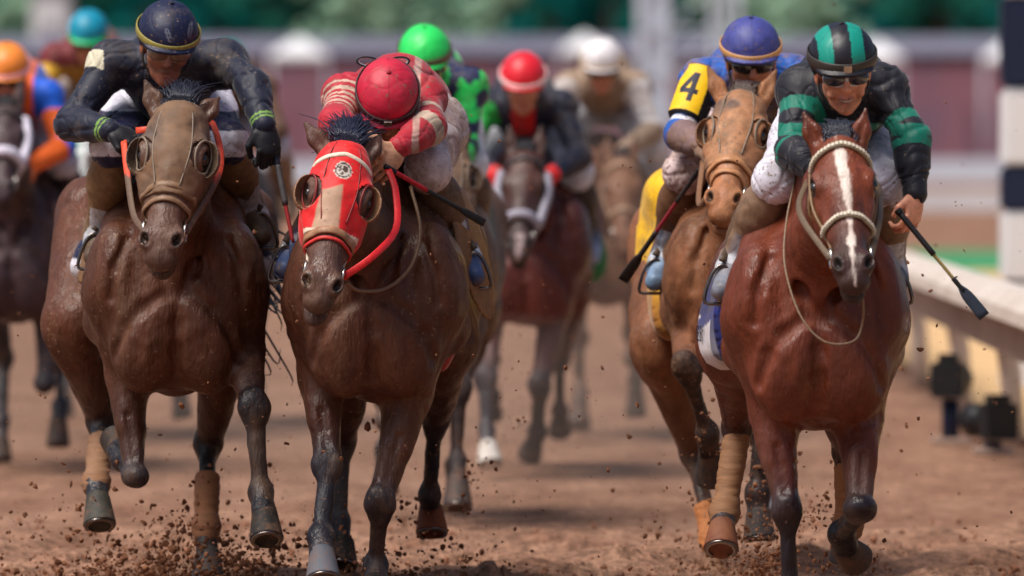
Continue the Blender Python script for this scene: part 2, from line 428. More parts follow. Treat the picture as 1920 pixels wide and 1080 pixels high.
# ------------------------------------------------------------------ horses
class Horse: pass
BLACK = S(30, 27, 30)
def horse(D, C, R, poll, muzzle, ears, legs, body, dark, label, face=None, muz=None, nose_pink=None, vox=0.009,
          mat='coat', group='racehorses galloping towards the camera', headscale=1.0, roll=0.0, yaw=0.0, headfn=None, bodyfn=None,
          dz=0.0, rump_dz=0.0, hoofcols=None, wraps=None, mane_col=None, mouth_open=0.0, width=1.0, eyes=True, mane_n=150, tail=None, tuft=None):
    Hs = Horse(); P = maker(D); Hs.P = P; Hs.D = D
    face = body if face is None else face; muz = face if muz is None else muz
    cx = wpos(C, 600, D); rx = wpos(R, 600, D + 1.45)
    bdir = nrm(V(rx[0] - cx[0], 1.45, 0)); ldir = V(bdir[1], -bdir[0], 0)
    O = V(cx[0], D, dz)
    def W(l, b, z): return O + ldir * (l * width) + bdir * b + V(0, 0, z)
    Rm = np.stack([ldir, bdir, V(0, 0, 1)], 1)
    Hs.W, Hs.Rm = W, Rm
    T = Thing(V(O[0] + 0.6 * bdir[0], O[1] + 0.6, 0.0)); Hs.T = T
    c = body; cd = c * 0.8
    pr = []
    # trunk
    pr += [EL(W(0, .55, 1.06), (.272, .64, .365), Rm, c, k=.08),
           EL(W(0, .12, 1.02), (.23, .25, .33), Rm, c, k=.08),
           EL(W(0, .98, 1.10 + rump_dz * .5), (.25, .45, .28), Rm, c, k=.08),
           EL(W(0, 1.38, 1.20 + rump_dz), (.275, .36, .30), Rm, c, k=.08),
           EL(W(0, .42, 1.43), (.075, .30, .10), Rm, c, k=.10),
           RC(W(0, .75, 1.34), W(0, 1.3, 1.40 + rump_dz), .13, .14, c, k=.08)]
    for s in (-1, 1):
        pr += [EL(W(s * .105, -.045, .90), (.125, .11, .19), Rm, c, k=.07),        # breast muscles
               EL(W(s * .195, .05, 1.10), (.095, .17, .20), Rm, c, k=.05),         # point of the shoulder
               RC(W(s * .19, .02, 1.05), W(s * .12, .38, 1.42), .11, .08, c, k=.06),
               RC(W(s * .21, .20, .95), W(s * .17, .50, 1.15), .10, .10, c, k=.06),
               EL(W(s * .17, 1.45, 1.10 + rump_dz * .6), (.135, .25, .30), Rm, c, k=.07),
               EL(W(s * .19, 1.18, 1.36 + rump_dz), (.07, .1, .07), Rm, c, k=.09)]
    def surf(l, z):   # where the front of the chest lies
        bs = np.arange(-.5, .3, .004); q = np.array([W(l, b_, z) for b_ in bs]); g = field_pts(pr_u, q); i = np.where(g < 0)[0]
        return q[i[0]] if len(i) else W(l, 0, z)
    pr_u = list(pr)
    gl = [([(0, 1.04), (0, .95), (0, .86), (0, .78)], .008, .034)]
    for s in (-1, 1):
        gl += [([(s * .05, 1.05), (s * .12, 1.0), (s * .175, .93), (s * .205, .84)], .007, .04),
               ([(s * .165, 1.24), (s * .205, 1.14), (s * .215, 1.04)], .007, .035), ([(s * .09, 1.24), (s * .055, 1.14), (s * .02, 1.06)], .009, .045)]
    for pl, rr_, kk in gl:
        sp = [surf(*p_) for p_ in pl]
        for p_, q_ in zip(sp[:-1], sp[1:]): pr.append(RC(p_, q_, rr_, rr_, k=kk, sub=True))
    Hs.n_trunk = len(pr_u)
    # head frame
    p0 = P(*poll); m0 = P(*muzzle); u = nrm(m0 - p0); L = np.linalg.norm(m0 - p0)
    hs = L / 0.60 * headscale if headscale == 1.0 else headscale
    r = V(math.cos(roll), -math.sin(yaw), math.sin(roll)); r = nrm(r - u * (r @ u)); n = nrm(np.cross(u, r))
    tl = L / 0.60
    def HP(a, t, nn): return p0 + r * (a * hs) + u * (t * tl) + n * (nn * hs)
    RH = np.stack([r, u, n], 1)
    Hs.HP, Hs.RH, Hs.hs, Hs.tl, Hs.p0, Hs.axes = HP, RH, hs, tl, p0, (r, u, n)
    def hl(v):   # world -> head coordinates
        d = v - p0
        return d @ r / hs, d @ u / tl, d @ n / hs
    Hs.hl = hl
    k = hs
    hd = [EL(HP(0, .09, -.02), (.088 * k, .12 * k, .09 * k), RH, face, k=.04),
          EL(HP(0, .19, -.012), (.098 * k, .12 * k, .078 * k), RH, face, k=.035),
          RC(HP(0, .20, -.005), HP(0, .50, -.012), .072 * k, .050 * k, face, muz, k=.035),
          EL(HP(0, .525, -.018), (.064 * k, .075 * k, .056 * k), RH, muz, k=.03),
          EL(HP(0, .590, -.022), (.050 * k, .038 * k, .040 * k), RH, muz * .8, k=.025),
          EL(HP(0, .572, -.085 - .03 * mouth_open), (.040 * k, .05 * k, .026 * k), RH, muz * .6, k=.02),
          RC(HP(0, .30, -.10), HP(0, .53, -.075), .045 * k, .032 * k, face, muz * .7, k=.04)]
    for s in (-1, 1):
        hd += [EL(HP(s * .058, .20, -.105), (.045 * k, .125 * k, .088 * k), RH, face, k=.04),
               EL(HP(s * .083, .195, .022), (.030 * k, .050 * k, .034 * k), RH, face, k=.025),
               RC(HP(s * .072, .27, -.012), HP(s * .052, .40, -.018), .022 * k, .015 * k, face, k=.03),
               EL(HP(s * .045, .535, .018), (.027 * k, .040 * k, .026 * k), RH, muz, k=.018),
               EL(HP(s * .051, .548, .034), (.011 * k, .022 * k, .020 * k), RH @ np.array([[math.cos(s * .5), -math.sin(s * .5), 0], [math.sin(s * .5), math.cos(s * .5), 0], [0, 0, 1]]), k=.008, sub=True),
               EL(HP(s * .104, .207, .020), (.016 * k, .026 * k, .019 * k), RH, k=.014, sub=True)]
    hd += [EL(HP(0, .612, -.062 - .012 * mouth_open), (.055 * k, .045 * k, (.004 + .010 * mouth_open) * k), RH, k=.006, sub=True)]
    Hs.head_prims = list(hd)
    ear_pr = []
    for s, e in zip((-1, 1), ears):
        b0 = HP(s * .062, .015, -.015); tip = P(*e)
        ax = tip - b0; m = b0 + ax * .45
        side = nrm(np.cross(ax, V(0, 1, 0)))
        bel = nrm(np.cross(side, ax)) ; bel = bel if bel[1] < 0 else -bel
        ear_pr += [RC(b0, m, .030 * k, .032 * k, face * .85, face * .85, k=.02, flat=(bel, .75)),
                   RC(m, tip, .031 * k, .005 * k, face * .85, face * .45, k=.012, flat=(bel, .7)),
                   RC(b0 + ax * .25 + bel * .030 * k, b0 + ax * .78 + bel * .020 * k, .018 * k, .006 * k, k=.01, sub=True)]
    hd += ear_pr
    # neck
    mid = (W(0, .16, 1.22) + HP(0, .12, -.12)) / 2
    nk = [RC(W(0, .14, 1.14), mid + V(0, 0, -.02), .205, .125, c, c, k=.09, flat=(ldir, .82)),
          RC(mid + V(0, 0, -.02), HP(0, .15, -.11), .125, .088, c, face, k=.06, flat=(ldir, .86)),
          RC(W(0, .34, 1.42), HP(0, .03, -.07), .085, .065, c, c, k=.09)]
    pr += nk + hd
    # legs
    hoofs = []; Hs.leg = {}
    for key, J in legs.items():
        fore = key[0] == 'F'; s = -1 if key[1] == 'L' else 1
        J = [P(*q) for q in J]
        up, lo = c, dark
        if fore:
            E, K, Fk, Co, To = J
            pr += [RC(W(s * .18, .06, 1.02), E, .110, .078, c, k=.06),
                   RC(E, K, .074, .039, c, c * .45 + lo * .55, k=.035),
                   RC(E * .9 + K * .1 + V(s * .018, -.01, 0), E * .5 + K * .5 + V(s * .012, -.010, 0), .052, .043, c, k=.03),
                   RC(E * .85 + K * .15 + V(-s * .035, 0, 0), E * .55 + K * .45 + V(-s * .01, 0, 0), .038, .030, c, k=.025)]
            if abs(E[1] - K[1]) < .25: pr += [RC(E * .6 + K * .4 + V(s * .008, -.062, 0), E * .2 + K * .8 + V(0, -.054, 0), .006, .008, k=.025, sub=True)]
            jt = K; rj = .044
        else:
            Hp, St, K, Fk, Co, To = J
            pr += [RC(Hp, St, .17, .135, c, k=.07, flat=(ldir, .8)),
                   RC(St, K, .125, .050, c, c * .4 + lo * .6, k=.04, flat=(ldir, .85)),
                   RC(St * .35 + K * .65 + V(0, .05, .02), K + V(0, .055, .05), .022, .020, lo, k=.03)]
            jt = K; rj = .045
        ax = nrm(Fk - K)
        pr += [RC(K - ax * .028, K + ax * .03, rj * 1.02, rj * .95, lo, k=.018), EL(K + V(.026, -.012, 0), (.026, .03, .034), None, lo, k=.02), EL(K + V(-.026, -.012, 0), (.026, .03, .034), None, lo, k=.02),
               RC(K, Fk, .034, .0265, lo, k=.02),
               RC(K + (Fk - K) * .22 + V(.031, .004, 0), K + (Fk - K) * .8 + V(.028, .006, 0), .006, .005, k=.016, sub=True), RC(K + (Fk - K) * .22 + V(-.031, .004, 0), K + (Fk - K) * .8 + V(-.028, .006, 0), .006, .005, k=.016, sub=True),
               RC(K + V(0, .022, 0) , Fk + V(0, .018, 0), .020, .022, lo, k=.025),
               EL(Fk, (.042, .047, .042), None, lo, k=.018), EL(Fk + V(0, .028, -.012), (.026, .026, .028), None, lo, k=.02),
               RC(Fk, Co, .035, .041, lo, k=.025)]
        hoofs.append((key, Fk, Co, To)); Hs.leg[key] = J
    Hs.prims = pr
    def cf(v, cc):
        cc = cc * (1 + .28 * np.clip(fbm(v * V(1, 1, .6), 3.6, D), -1, 1) + .10 * np.clip(fbm(v * V(1, 1, .5), 14, D + 4), -1, 1))[:, None]
        a, t, nn = hl(v)
        if headfn is not None: cc = headfn(v, cc, a, t, nn)
        dk = np.zeros(len(v))
        for s in (-1, 1):   # dark eyelids and nostrils
            q = np.sqrt(((a - s * .102) / .022) ** 2 + ((t - .207) / .034) ** 2 + ((nn - .02) / .03) ** 2)
            dk = np.maximum(dk, 1 - sstep(.8, 1.25, q))
            q = np.sqrt(((a - s * .050) / .015) ** 2 + ((t - .548) / .026) ** 2 + ((nn - .034) / .022) ** 2)
            dk = np.maximum(dk, 1 - sstep(.7, 1.2, q))
        cc = cc * (1 - dk[:, None]) + S(18, 13, 12)[None, :] * dk[:, None]
        ld = np.clip(fbm(v * V(1, 1, .4), 12, D + 9), 0, 1) * sstep(.72, .5, v[:, 2]) * .20; cc = cc * (1 - ld)[:, None] + S(124, 108, 100)[None, :] * ld[:, None]
        if bodyfn is not None: cc = bodyfn(v, cc)
        return cc
    def dsp(v):
        a, t, nn = hl(v)
        hm = sstep(.75, .95, np.sqrt(a * a + (t - .3) ** 2 + nn * nn) * 1.4)
        return hm * (.0055 * wob(v * V(1, 1, .5), 9, 2) + .003 * wob(v * V(1, 1, .6), 21, 5)) + .0011 * wob(v, 50, 9) + .0028 * np.exp(-(wob(v * V(1, 1, .6), 7.5, 14) / .07) ** 2) * sstep(-.2, .5, wob(v, 3.1, 8)) * (.35 + .65 * hm)
    T.sdf('racehorse', pr, vox, M[mat], colfn=cf, disp=dsp, default=c)
    T.tag(label, 'horse', group)
    # hoofs
    for i, (key, Fk, Co, To) in enumerate(hoofs):
        ax = nrm(To - Co); Ln = np.linalg.norm(To - Co)
        hc = S(70, 62, 60) if not hoofcols or key not in hoofcols else hoofcols[key]
        hp = [RC(Co - ax * .012, To + ax * .03, .042, .042 + .017 * (Ln + .03) / max(Ln, .05), hc * .75, hc, k=.01)]
        tside = nrm(np.cross(ax, V(0, 1, .2))); tfw = nrm(np.cross(ax, tside)); tfw = tfw if tfw[1] < 0 else -tfw
        def clip(X, Y, Z, To=To, ax=ax, Co=Co, tfw=tfw):
            d1 = (X - To[0]) * ax[0] + (Y - To[1]) * ax[1] + (Z - To[2]) * ax[2]
            fr_ = (X - Co[0]) * tfw[0] + (Y - Co[1]) * tfw[1] + (Z - Co[2]) * tfw[2]
            d2 = -((X - Co[0]) * ax[0] + (Y - Co[1]) * ax[1] + (Z - Co[2]) * ax[2]) - .012 - .25 * fr_
            o = To + ax * .075
            hol = .088 - np.sqrt((X - o[0]) ** 2 + (Y - o[1]) ** 2 + (Z - o[2]) ** 2)
            return -smin(-np.maximum(d1, hol), -d2, .012)
        ho = T.sdf('hoof', hp, min(vox, .005), M['hoof'], clip=clip, default=hc)
        rr = .048
        path = [To + ax * .002 + (tside * math.sin(g) * rr + tfw * math.cos(g) * rr) for g in np.linspace(-2.5, 2.5, 18)]
        v, f = sweep(np.array(path), .008, .004, np.tile(ax, (18, 1)))
        quad_mesh_add(T, 'horseshoe', v, f, M['metal'], V(.20, .18, .17), ho)
    # leg wraps
    for w in (wraps or []):
        key, wc = w[0], np.asarray(w[1]); J = Hs.leg[key]; K, Fk = J[-4], J[-3]
        t0 = w[2] if len(w) > 2 else .12
        a = K + (Fk - K) * t0; b = Fk + (J[-2] - Fk) * .25
        wp = [RC(a, Fk, .044, .040, wc, k=.02), RC(Fk - V(0, 0, 0), b, .052, .046, wc, k=.03), RC(a + V(0, .02, 0), Fk + V(0, .018, 0), .03, .03, wc, k=.03)]
        ax = nrm(Fk - K)
        def clipw(X, Y, Z, a=a, ax=ax): return -((X - a[0]) * ax[0] + (Y - a[1]) * ax[1] + (Z - a[2]) * ax[2])
        T.sdf('leg_wrap', wp, min(vox, .006), M['wrap'], clip=clipw, default=wc, disp=lambda v: .002 * wob(v * V(.4, .4, 2.5), 40, 1))
    # eyes
    if eyes:
        for s in (-1, 1):
            e = [EL(HP(s * .092, .207, .018), (.019 * k, .022 * k, .019 * k), RH, S(22, 13, 9), k=.01)]
            T.sdf('eye', e, .004, M['gloss'])
    # mane
    rnd = random.Random(int(D * 100))
    mc = S(26, 24, 30) if mane_col is None else mane_col
    if mane_n:
        parts = []
        A = W(0, .30, 1.50); B = HP(0, -.015, -.02)
        for i in range(mane_n * 5):
            t = rnd.random() ** .8; b0 = A * (1 - t) + B * t + V(rnd.gauss(0, .014), 0, -.012)
            ln = rnd.uniform(.07, .15); sx = rnd.choice((-1, 1)) * rnd.uniform(.0, 1)
            d = nrm(V(sx * .7, 1.0, .35 + rnd.uniform(-.35, .3)))
            p1 = b0 + d * ln * .5; p2 = b0 + d * ln + V(sx * .035, .02, -.03)
            parts.append(sweep(spline([b0, p1, p2], 3), np.array([.0025, .003, .003, .0025, .002, .0015, .0006]), .0012, sides=4, round_=True))
        for i in range(mane_n * 5):   # forelock between the ears, blown back and up
            b0 = HP(rnd.gauss(0, .017), rnd.uniform(-.035, .035), .035)
            hgt = .07 if tuft is None else tuft
            d = nrm(V(rnd.gauss(.15, .42), 1.0, .75)); ln = rnd.uniform(.4, 1.1) * hgt
            parts.append(sweep(spline([b0, b0 + d * ln * .6, b0 + d * ln + V(rnd.gauss(0, .02), .03, -.01)], 3), np.array([.0022, .0026, .0024, .002, .0017, .0012, .0005]), .0011, sides=4, round_=True))
        v, f = merge(parts)
        quad_mesh_add(T, 'mane', v, f, M['hair'], mc)
    # tail
    if tail is not None:
        parts = []; A = W(0, 1.72, 1.30)
        for i in range(46):
            e = P(*tail) + V(rnd.gauss(0, .09), rnd.gauss(0, .12), rnd.gauss(0, .10)); mm = (A + e) / 2 + V(rnd.gauss(0, .04), .12, .08 + rnd.gauss(0, .03))
            e2 = e + V(rnd.gauss(0.0, .06), .05, -.04 + rnd.gauss(0, .05))
            q = spline([A + V(rnd.gauss(0, .02), 0, rnd.gauss(0, .02)), mm, e, e2], 5)
            parts.append(sweep(q, np.linspace(.008, .0012, len(q)), np.linspace(.006, .001, len(q)), sides=4, round_=True))
        v, f = merge(parts); quad_mesh_add(T, 'tail', v, f, M['hair'], mc)
    else:
        A = W(0, 1.70, 1.34); E = W(0, 2.3, 1.05)
        q = spline([A, (A + E) / 2 + V(0, 0, .1), E, E + bdir * .2 + V(0, 0, -.12)], 5)
        v, f = sweep(q, np.linspace(.03, .01, len(q)) + .03 * np.sin(np.linspace(0, 3.1, len(q))), .03, round_=True)
        quad_mesh_add(T, 'tail', v, f, M['hair'], mc)
    return Hs

def on_head(Hs, t, phi, off=0.004, depth=-.03, prims=None):
    """point on the head surface at distance t below the poll, angle phi round the head (0 = front of the face)"""
    r, u, n = Hs.axes
    o = Hs.HP(0, t, depth); d = n * math.cos(phi) + r * math.sin(phi)
    s = np.arange(0.01, .26, .002)
    q = o[None, :] + s[:, None] * d[None, :]
    g = field_pts(Hs.head_prims if prims is None else prims, q)
    ins = np.where(g < 0)[0]
    i = ins[-1] if len(ins) else 0
    return o + d * (s[i] + off), d
def head_strap(Hs, name, tphi, w, th, col, closed=False, mat='strap', parent=None, per=4, round_=False, off=0.004, label=None):
    P_, N_ = [], []
    for t, ph in tphi:
        p, d = on_head(Hs, t, ph, off + th * .6); P_.append(p); N_.append(d)
    path = spline(P_, per, closed); nor = spline(N_, per, closed)
    v, f = sweep(path, w, th, nor, closed, round_=round_)
    return quad_mesh_add(Hs.T, name, v, f, M[mat], col, parent, label)
def bridle(Hs, col, nose_col=None, brow=True, nose_t=.36, w=.011, brow_col=None, ring=True, nose_w=None, fluffy=False, double=False, studs=False):
    T = Hs.T; n = 24
    nose_col = col if nose_col is None else nose_col
    nw = nose_w or w
    br = head_strap(Hs, 'bridle', [(nose_t + .035 * (1 - math.cos(a)) / 2 * 1.0, a) for a in np.linspace(0, 2 * math.pi, n, endpoint=False)], nw, .005 if not fluffy else nw * .8, nose_col, True, round_=fluffy)
    if double:
        head_strap(Hs, 'noseband', [(nose_t + .075 - .02 * math.cos(a), a) for a in np.linspace(0, 2 * math.pi, n, endpoint=False)], nw * .8, .004, col, True, parent=br)
    if brow:
        head_strap(Hs, 'browband', [(.075 + .03 * abs(a) / 1.5 - .005, a) for a in np.linspace(-1.6, 1.6, 13)], w * 1.05, .006, col if brow_col is None else brow_col, parent=br)
    for s in (-1, 1):
        head_strap(Hs, 'cheekpiece', [(tt, s * ph) for tt, ph in ((-.01, 1.35), (.06, 1.45), (.14, 1.65), (.25, 1.72), (.36, 1.65), (.45, 1.6))], w * .9, .0045, col, parent=br)
        head_strap(Hs, 'throat_strap', [(tt, s * ph) for tt, ph in ((.02, 1.4), (.10, 1.85), (.20, 2.3), (.24, 2.9))], w * .7, .004, col, parent=br)
        if ring:
            p, d = on_head(Hs, .47, s * 1.6, .01)
            r, u, nn = Hs.axes; m = 16
            path = np.array([p + (u * math.cos(a) + nn * math.sin(a)) * .030 for a in np.linspace(0, 2 * math.pi, m, endpoint=False)])
            v, f = sweep(path, .0045, .0045, np.tile(d, (m, 1)), True, round_=True, sides=6)
            quad_mesh_add(T, 'bit_ring', v, f, M['metal'], V(.75, .72, .66), br)
    if studs:
        for tt, rng in ((None, 1.5), (.075, 1.45)):
            parts = []
            for a in np.linspace(-rng, rng, 25):
                t = (nose_t + .035 * (1 - math.cos(a)) / 2) if tt is None else (.075 + .03 * abs(a) / 1.5 - .005)
                p, d = on_head(Hs, t, a, .0135)
                R = np.stack([nrm(np.cross(d, V(0, 0, 1))), nrm(np.cross(np.cross(d, V(0, 0, 1)), d)), d], 1)
                parts.append(box_vf(p, .0040, .0060, .0022, R))
            v, f = merge(parts)
            quad_mesh_add(T, 'stud_row', v, f, M['rubber'], S(206, 196, 178), br, smooth=False)
    return br
def reins(Hs, left, right, col, w=.010, name='reins', low=None, zsplit=0):
    parts = []
    for s, tgt in ((-1, left), (1, right)):
        if tgt is None: continue
        p, _ = on_head(Hs, .47, s * 1.6, .012)
        pts = [p] + [np.asarray(q) for q in tgt]
        q = spline(pts, 8)
        parts.append(sweep(q, w, .0035, np.tile(V(.3 * s, -1, .2), (len(q), 1))))
    v, f = merge(parts)
    cc = np.tile(np.asarray(col), (len(v), 1))
    if low is not None: cc[v[:, 2] < zsplit] = low
    return quad_mesh_add(Hs.T, name, v, f, M['strap'], cc)
def hood(Hs, colfn, inflate=.007, t0=-.005, t1=.36, cups=True, cup_col=None, eye_r=(.050, .058), vox=.0055, mat='cloth', cup_t=.207, base=None, earholes=True):
    T = Hs.T; HP, hl = Hs.HP, Hs.hl; r, u, n = Hs.axes; p0, hs, tl = Hs.p0, Hs.hs, Hs.tl
    def clip(X, Y, Z):
        dx, dy, dz = X - p0[0], Y - p0[1], Z - p0[2]
        t = (dx * u[0] + dy * u[1] + dz * u[2]) / tl; nn = (dx * n[0] + dy * n[1] + dz * n[2]) / hs; a = (dx * r[0] + dy * r[1] + dz * r[2]) / hs
        g = np.maximum(t0 - t, t - t1 - .05 * nn) * hs
        g = np.maximum(g, (-.16 - nn) * hs)
        for s in (-1, 1):
            q = np.sqrt(((a - s * .100) / .054) ** 2 + ((t - cup_t) / eye_r[1]) ** 2 + ((nn - .030) / .056) ** 2)
            g = np.maximum(g, (1 - q) * .05 * hs)
        return g
    o = T.sdf('hood', Hs.head_prims, vox, M[mat], inflate=inflate, clip=clip, colfn=lambda v, c: colfn(v, *hl(v)), bounds=(HP(0, .2, -.02) - .36, HP(0, .2, -.02) + .36), disp=lambda v: .0022 * wob(v * V(1, 1, 1.6), 26, 4) + .001 * wob(v, 60, 2) - .0022 * np.exp(-(wob(v, 9, 21) / .08) ** 2))
    sc_ = np.asarray(base if base is not None else (.2, .15, .11))
    for ph in (-.42, .42):
        head_strap(Hs, 'seam', [(t, ph * (1 + .3 * math.sin(t * 9))) for t in np.linspace(max(t0, 0) + .01, t1 - .03, 7)], .0028, .0022, sc_, parent=o, round_=True, off=inflate)
    for s in (-1, 1):   # bound edge round the eye opening
        pts_ = [on_head(Hs, cup_t + .060 * math.sin(g), s * (1.02 + .34 * math.cos(g)), inflate + .001) for g in np.linspace(0, 2 * math.pi, 18, endpoint=False)]
        v, f = sweep(spline([p[0] for p in pts_], 3, True), .0045, .0035, spline([p[1] for p in pts_], 3, True), True, round_=True, sides=6)
        quad_mesh_add(T, 'eye_binding', v, f, M['strap'], sc_, o)
    if cups:
        for s in (-1, 1):
            cc = np.asarray(cup_col)
            c0 = HP(s * .104, cup_t - .006, .008)
            pr = [EL(c0, (.042 * hs, .064 * hs, .052 * hs), Hs.RH, cc, k=.005),
                  EL(c0 + (-r * s * .004 + u * .010 + n * .030) * hs, (.041 * hs, .062 * hs, .058 * hs), Hs.RH, k=.004, sub=True)]
            T.sdf('blinker_cup', pr, .0045, M['leather'], colfn=None, parent=o, default=cc)
    return o
def saddle_cloth(Hs, colfn, b0=.42, b1=1.05, zlow=.98, inflate=.018, vox=.012, mat='cloth', flare=0.06, rear=0.0):
    T = Hs.T; O = Hs.W(0, 0, 0); l, b, _ = Hs.Rm.T
    def clip(X, Y, Z):
        bb = (X - O[0]) * b[0] + (Y - O[1]) * b[1]; ll = (X - O[0]) * l[0] + (Y - O[1]) * l[1]
        return np.maximum(np.maximum(b0 - bb, bb - b1), zlow - (Z - O[2]))
    def loc(v): d = v - O; return d @ l, d @ b, d[:, 2]
    tr = Hs.prims[:Hs.n_trunk]
    def dsp(v):
        a, bb, z = loc(v)
        return flare * (1 - sstep(zlow, zlow + .25, z)) + rear * sstep(b0 + .1, b1, bb) * (1 - .5 * sstep(1.1, 1.4, z)) + .003 * wob(v, 9, 4)
    return T.sdf('saddle_cloth', tr, vox, M[mat], inflate=inflate, clip=clip, colfn=lambda v, c: colfn(v, c, *loc(v)), disp=dsp)
def saddle(Hs, col, flap_l=True, flap_r=True, b=.50, z=1.24, l=.305, splay=.10, big=()):
    T = Hs.T; W = Hs.W
    pr = [EL(W(0, b + .08, 1.50), (.14, .25, .05), Hs.Rm, col, k=.03), EL(W(0, b + .28, 1.54), (.10, .08, .06), Hs.Rm, col, k=.04)]
    sd_ = T.sdf('saddle', pr, .009, M['leather'], default=col)
    for s, on in ((-1, flap_l), (1, flap_r)):
        if not on: continue
        out = nrm(V(s * math.cos(splay * 2), -.15, math.sin(splay)))
        ll, bb, zz = nrm(Hs.Rm[:, 0] * s + V(0, 0, .25) - Hs.Rm[:, 1] * .25), None, None
        ax_b = nrm(Hs.Rm[:, 1] - ll * (Hs.Rm[:, 1] @ ll)); ax_z = np.cross(ll, ax_b)
        R = np.stack([ll, ax_b, ax_z], 1)
        fl = [EL(W(s * l, b - .02, z), (.020, .17, .24), R, col, k=.02)] if s in big else [EL(W(s * .262, b - .06, 1.26), (.014, .13, .19), R, col, k=.02)]
        T.sdf('saddle_flap', fl, .008, M['leather'], default=col, parent=sd_, disp=lambda v: .003 * wob(v, 16, 2))
    return sd_
def stirrup(Hs, sd_, foot, top, fwd=V(0, -1, 0)):
    """iron round the foot with its leather up to the saddle"""
    T = Hs.T
    ring = [foot + V(x * .054, 0, z * .85) for x, z in ((-1, -.045), (-.3, -.05), (.3, -.05), (1, -.045), (.95, .0), (.55, .065), (0, .095), (-.55, .065), (-.95, .0))]
    q = spline(ring, 3, True)
    v, f = sweep(q, .006, .005, np.tile(V(0, -1, 0.), (len(q), 1)), True)
    o = quad_mesh_add(T, 'stirrup', v, f, M['metal'], V(.16, .14, .13), sd_)
    q = spline([foot + V(0, 0, .095), foot * .5 + top * .5 + V(0, 0, 0.04), top], 6)
    v, f = sweep(q, .011, .004, np.tile(V(0, -1, .1), (len(q), 1)))
    quad_mesh_add(T, 'stirrup_leather', v, f, M['strap'], S(70, 52, 38), sd_)

def cloth_text(Hs, cloth, text, side, b_start, z0, size, col, inflate, flare, zlow, rear=0, b0=0, b1=1):
    """lettering laid on the side of the saddle cloth"""
    cu = bpy.data.curves.new('lettering', 'FONT'); cu.body = text; cu.size = size; cu.extrude = .0
    o = bpy.data.objects.new('lettering', cu); COL.objects.link(o); bpy.context.view_layer.update()
    me0 = bpy.data.meshes.new_from_object(o.evaluated_get(bpy.context.evaluated_depsgraph_get())); bpy.data.objects.remove(o)
    bm = bmesh.new(); bm.from_mesh(me0); bmesh.ops.triangulate(bm, faces=bm.faces[:]); bmesh.ops.subdivide_edges(bm, edges=bm.edges[:], cuts=1)
    v = np.array([x.co[:] for x in bm.verts]); f = [[q.index for q in p.verts] for p in bm.faces]; bm.verts.index_update(); bm.free()
    tr = Hs.prims[:Hs.n_trunk]; out = []
    for x, y, _ in v:
        b = b_start - x if side < 0 else b_start + x; z = z0 + y
        ls = np.arange(.1, .5, .003); q = np.array([Hs.W(side * l / 1.0, b, z) for l in ls])
        g = field_pts(tr, q) - inflate; ins = np.where(g < 0)[0]; l = ls[ins[-1]] if len(ins) else .25
        p = Hs.W(side * l, b, z)
        p = p + Hs.Rm[:, 0] * side * (flare * (1 - sstep(zlow, zlow + .25, z)) + rear * sstep(b0 + .1, b1, b) + .008)
        out.append(p)
    q4 = [t + [t[0]] if len(t) == 3 else t for t in f]
    quad_mesh_add(Hs.T, 'lettering', np.array(out), q4, M['strap'], col, cloth, smooth=False)
# ------------------------------------------------------------------ riders
def hand_prims(wr, d, pn, side, col, curl=.9, thumb=1.0, sc=1.0, finger_r=.0088):
    """palm, four fingers of different length with two bends, thumb; d along the hand, pn palm normal, side towards the thumb"""
    d = nrm(d); pn = nrm(pn - d * (pn @ d)); side = nrm(side - d * (side @ d) - pn * (side @ pn))
    out = [EL(wr + d * .045 * sc, (.040 * sc, .052 * sc, .017 * sc), np.stack([side, d, pn], 1), col, k=.012),
           RC(wr - d * .01, wr + d * .03 * sc, .027, .026, col, k=.02, flat=(pn, .8))]
    for i, (ln, off) in enumerate(((.92, .030), (1.02, .010), (.96, -.011), (.76, -.030))):
        p = wr + d * (.085 - .006 * abs(i - 1)) * sc + side * off * sc
        a = .25 * curl; cum = 0; dirv = d
        for j, l in enumerate((.042, .027, .021)):
            cum += curl * (.75 if j == 0 else .8)
            dirv = d * math.cos(cum) + pn * math.sin(cum) + side * off * .8
            q = p + nrm(dirv) * l * ln * sc
            rr = finger_r * (1.05 - .1 * j) * (.88 if i == 3 else 1)
            out.append(RC(p, q, rr, rr * .93, col, k=.004)); p = q
    p = wr + d * .022 * sc + side * .034 * sc
    q = p + nrm(d * .75 + side * .55 + pn * .35) * .042 * sc; out.append(RC(p, q, .0125, .0100, col, k=.012))
    q2 = q + nrm(d * .75 - side * .25 + pn * .75 * thumb) * .034 * sc; out.append(RC(q, q2, .0098, .0085, col, k=.004))
    return out
class Rider: pass
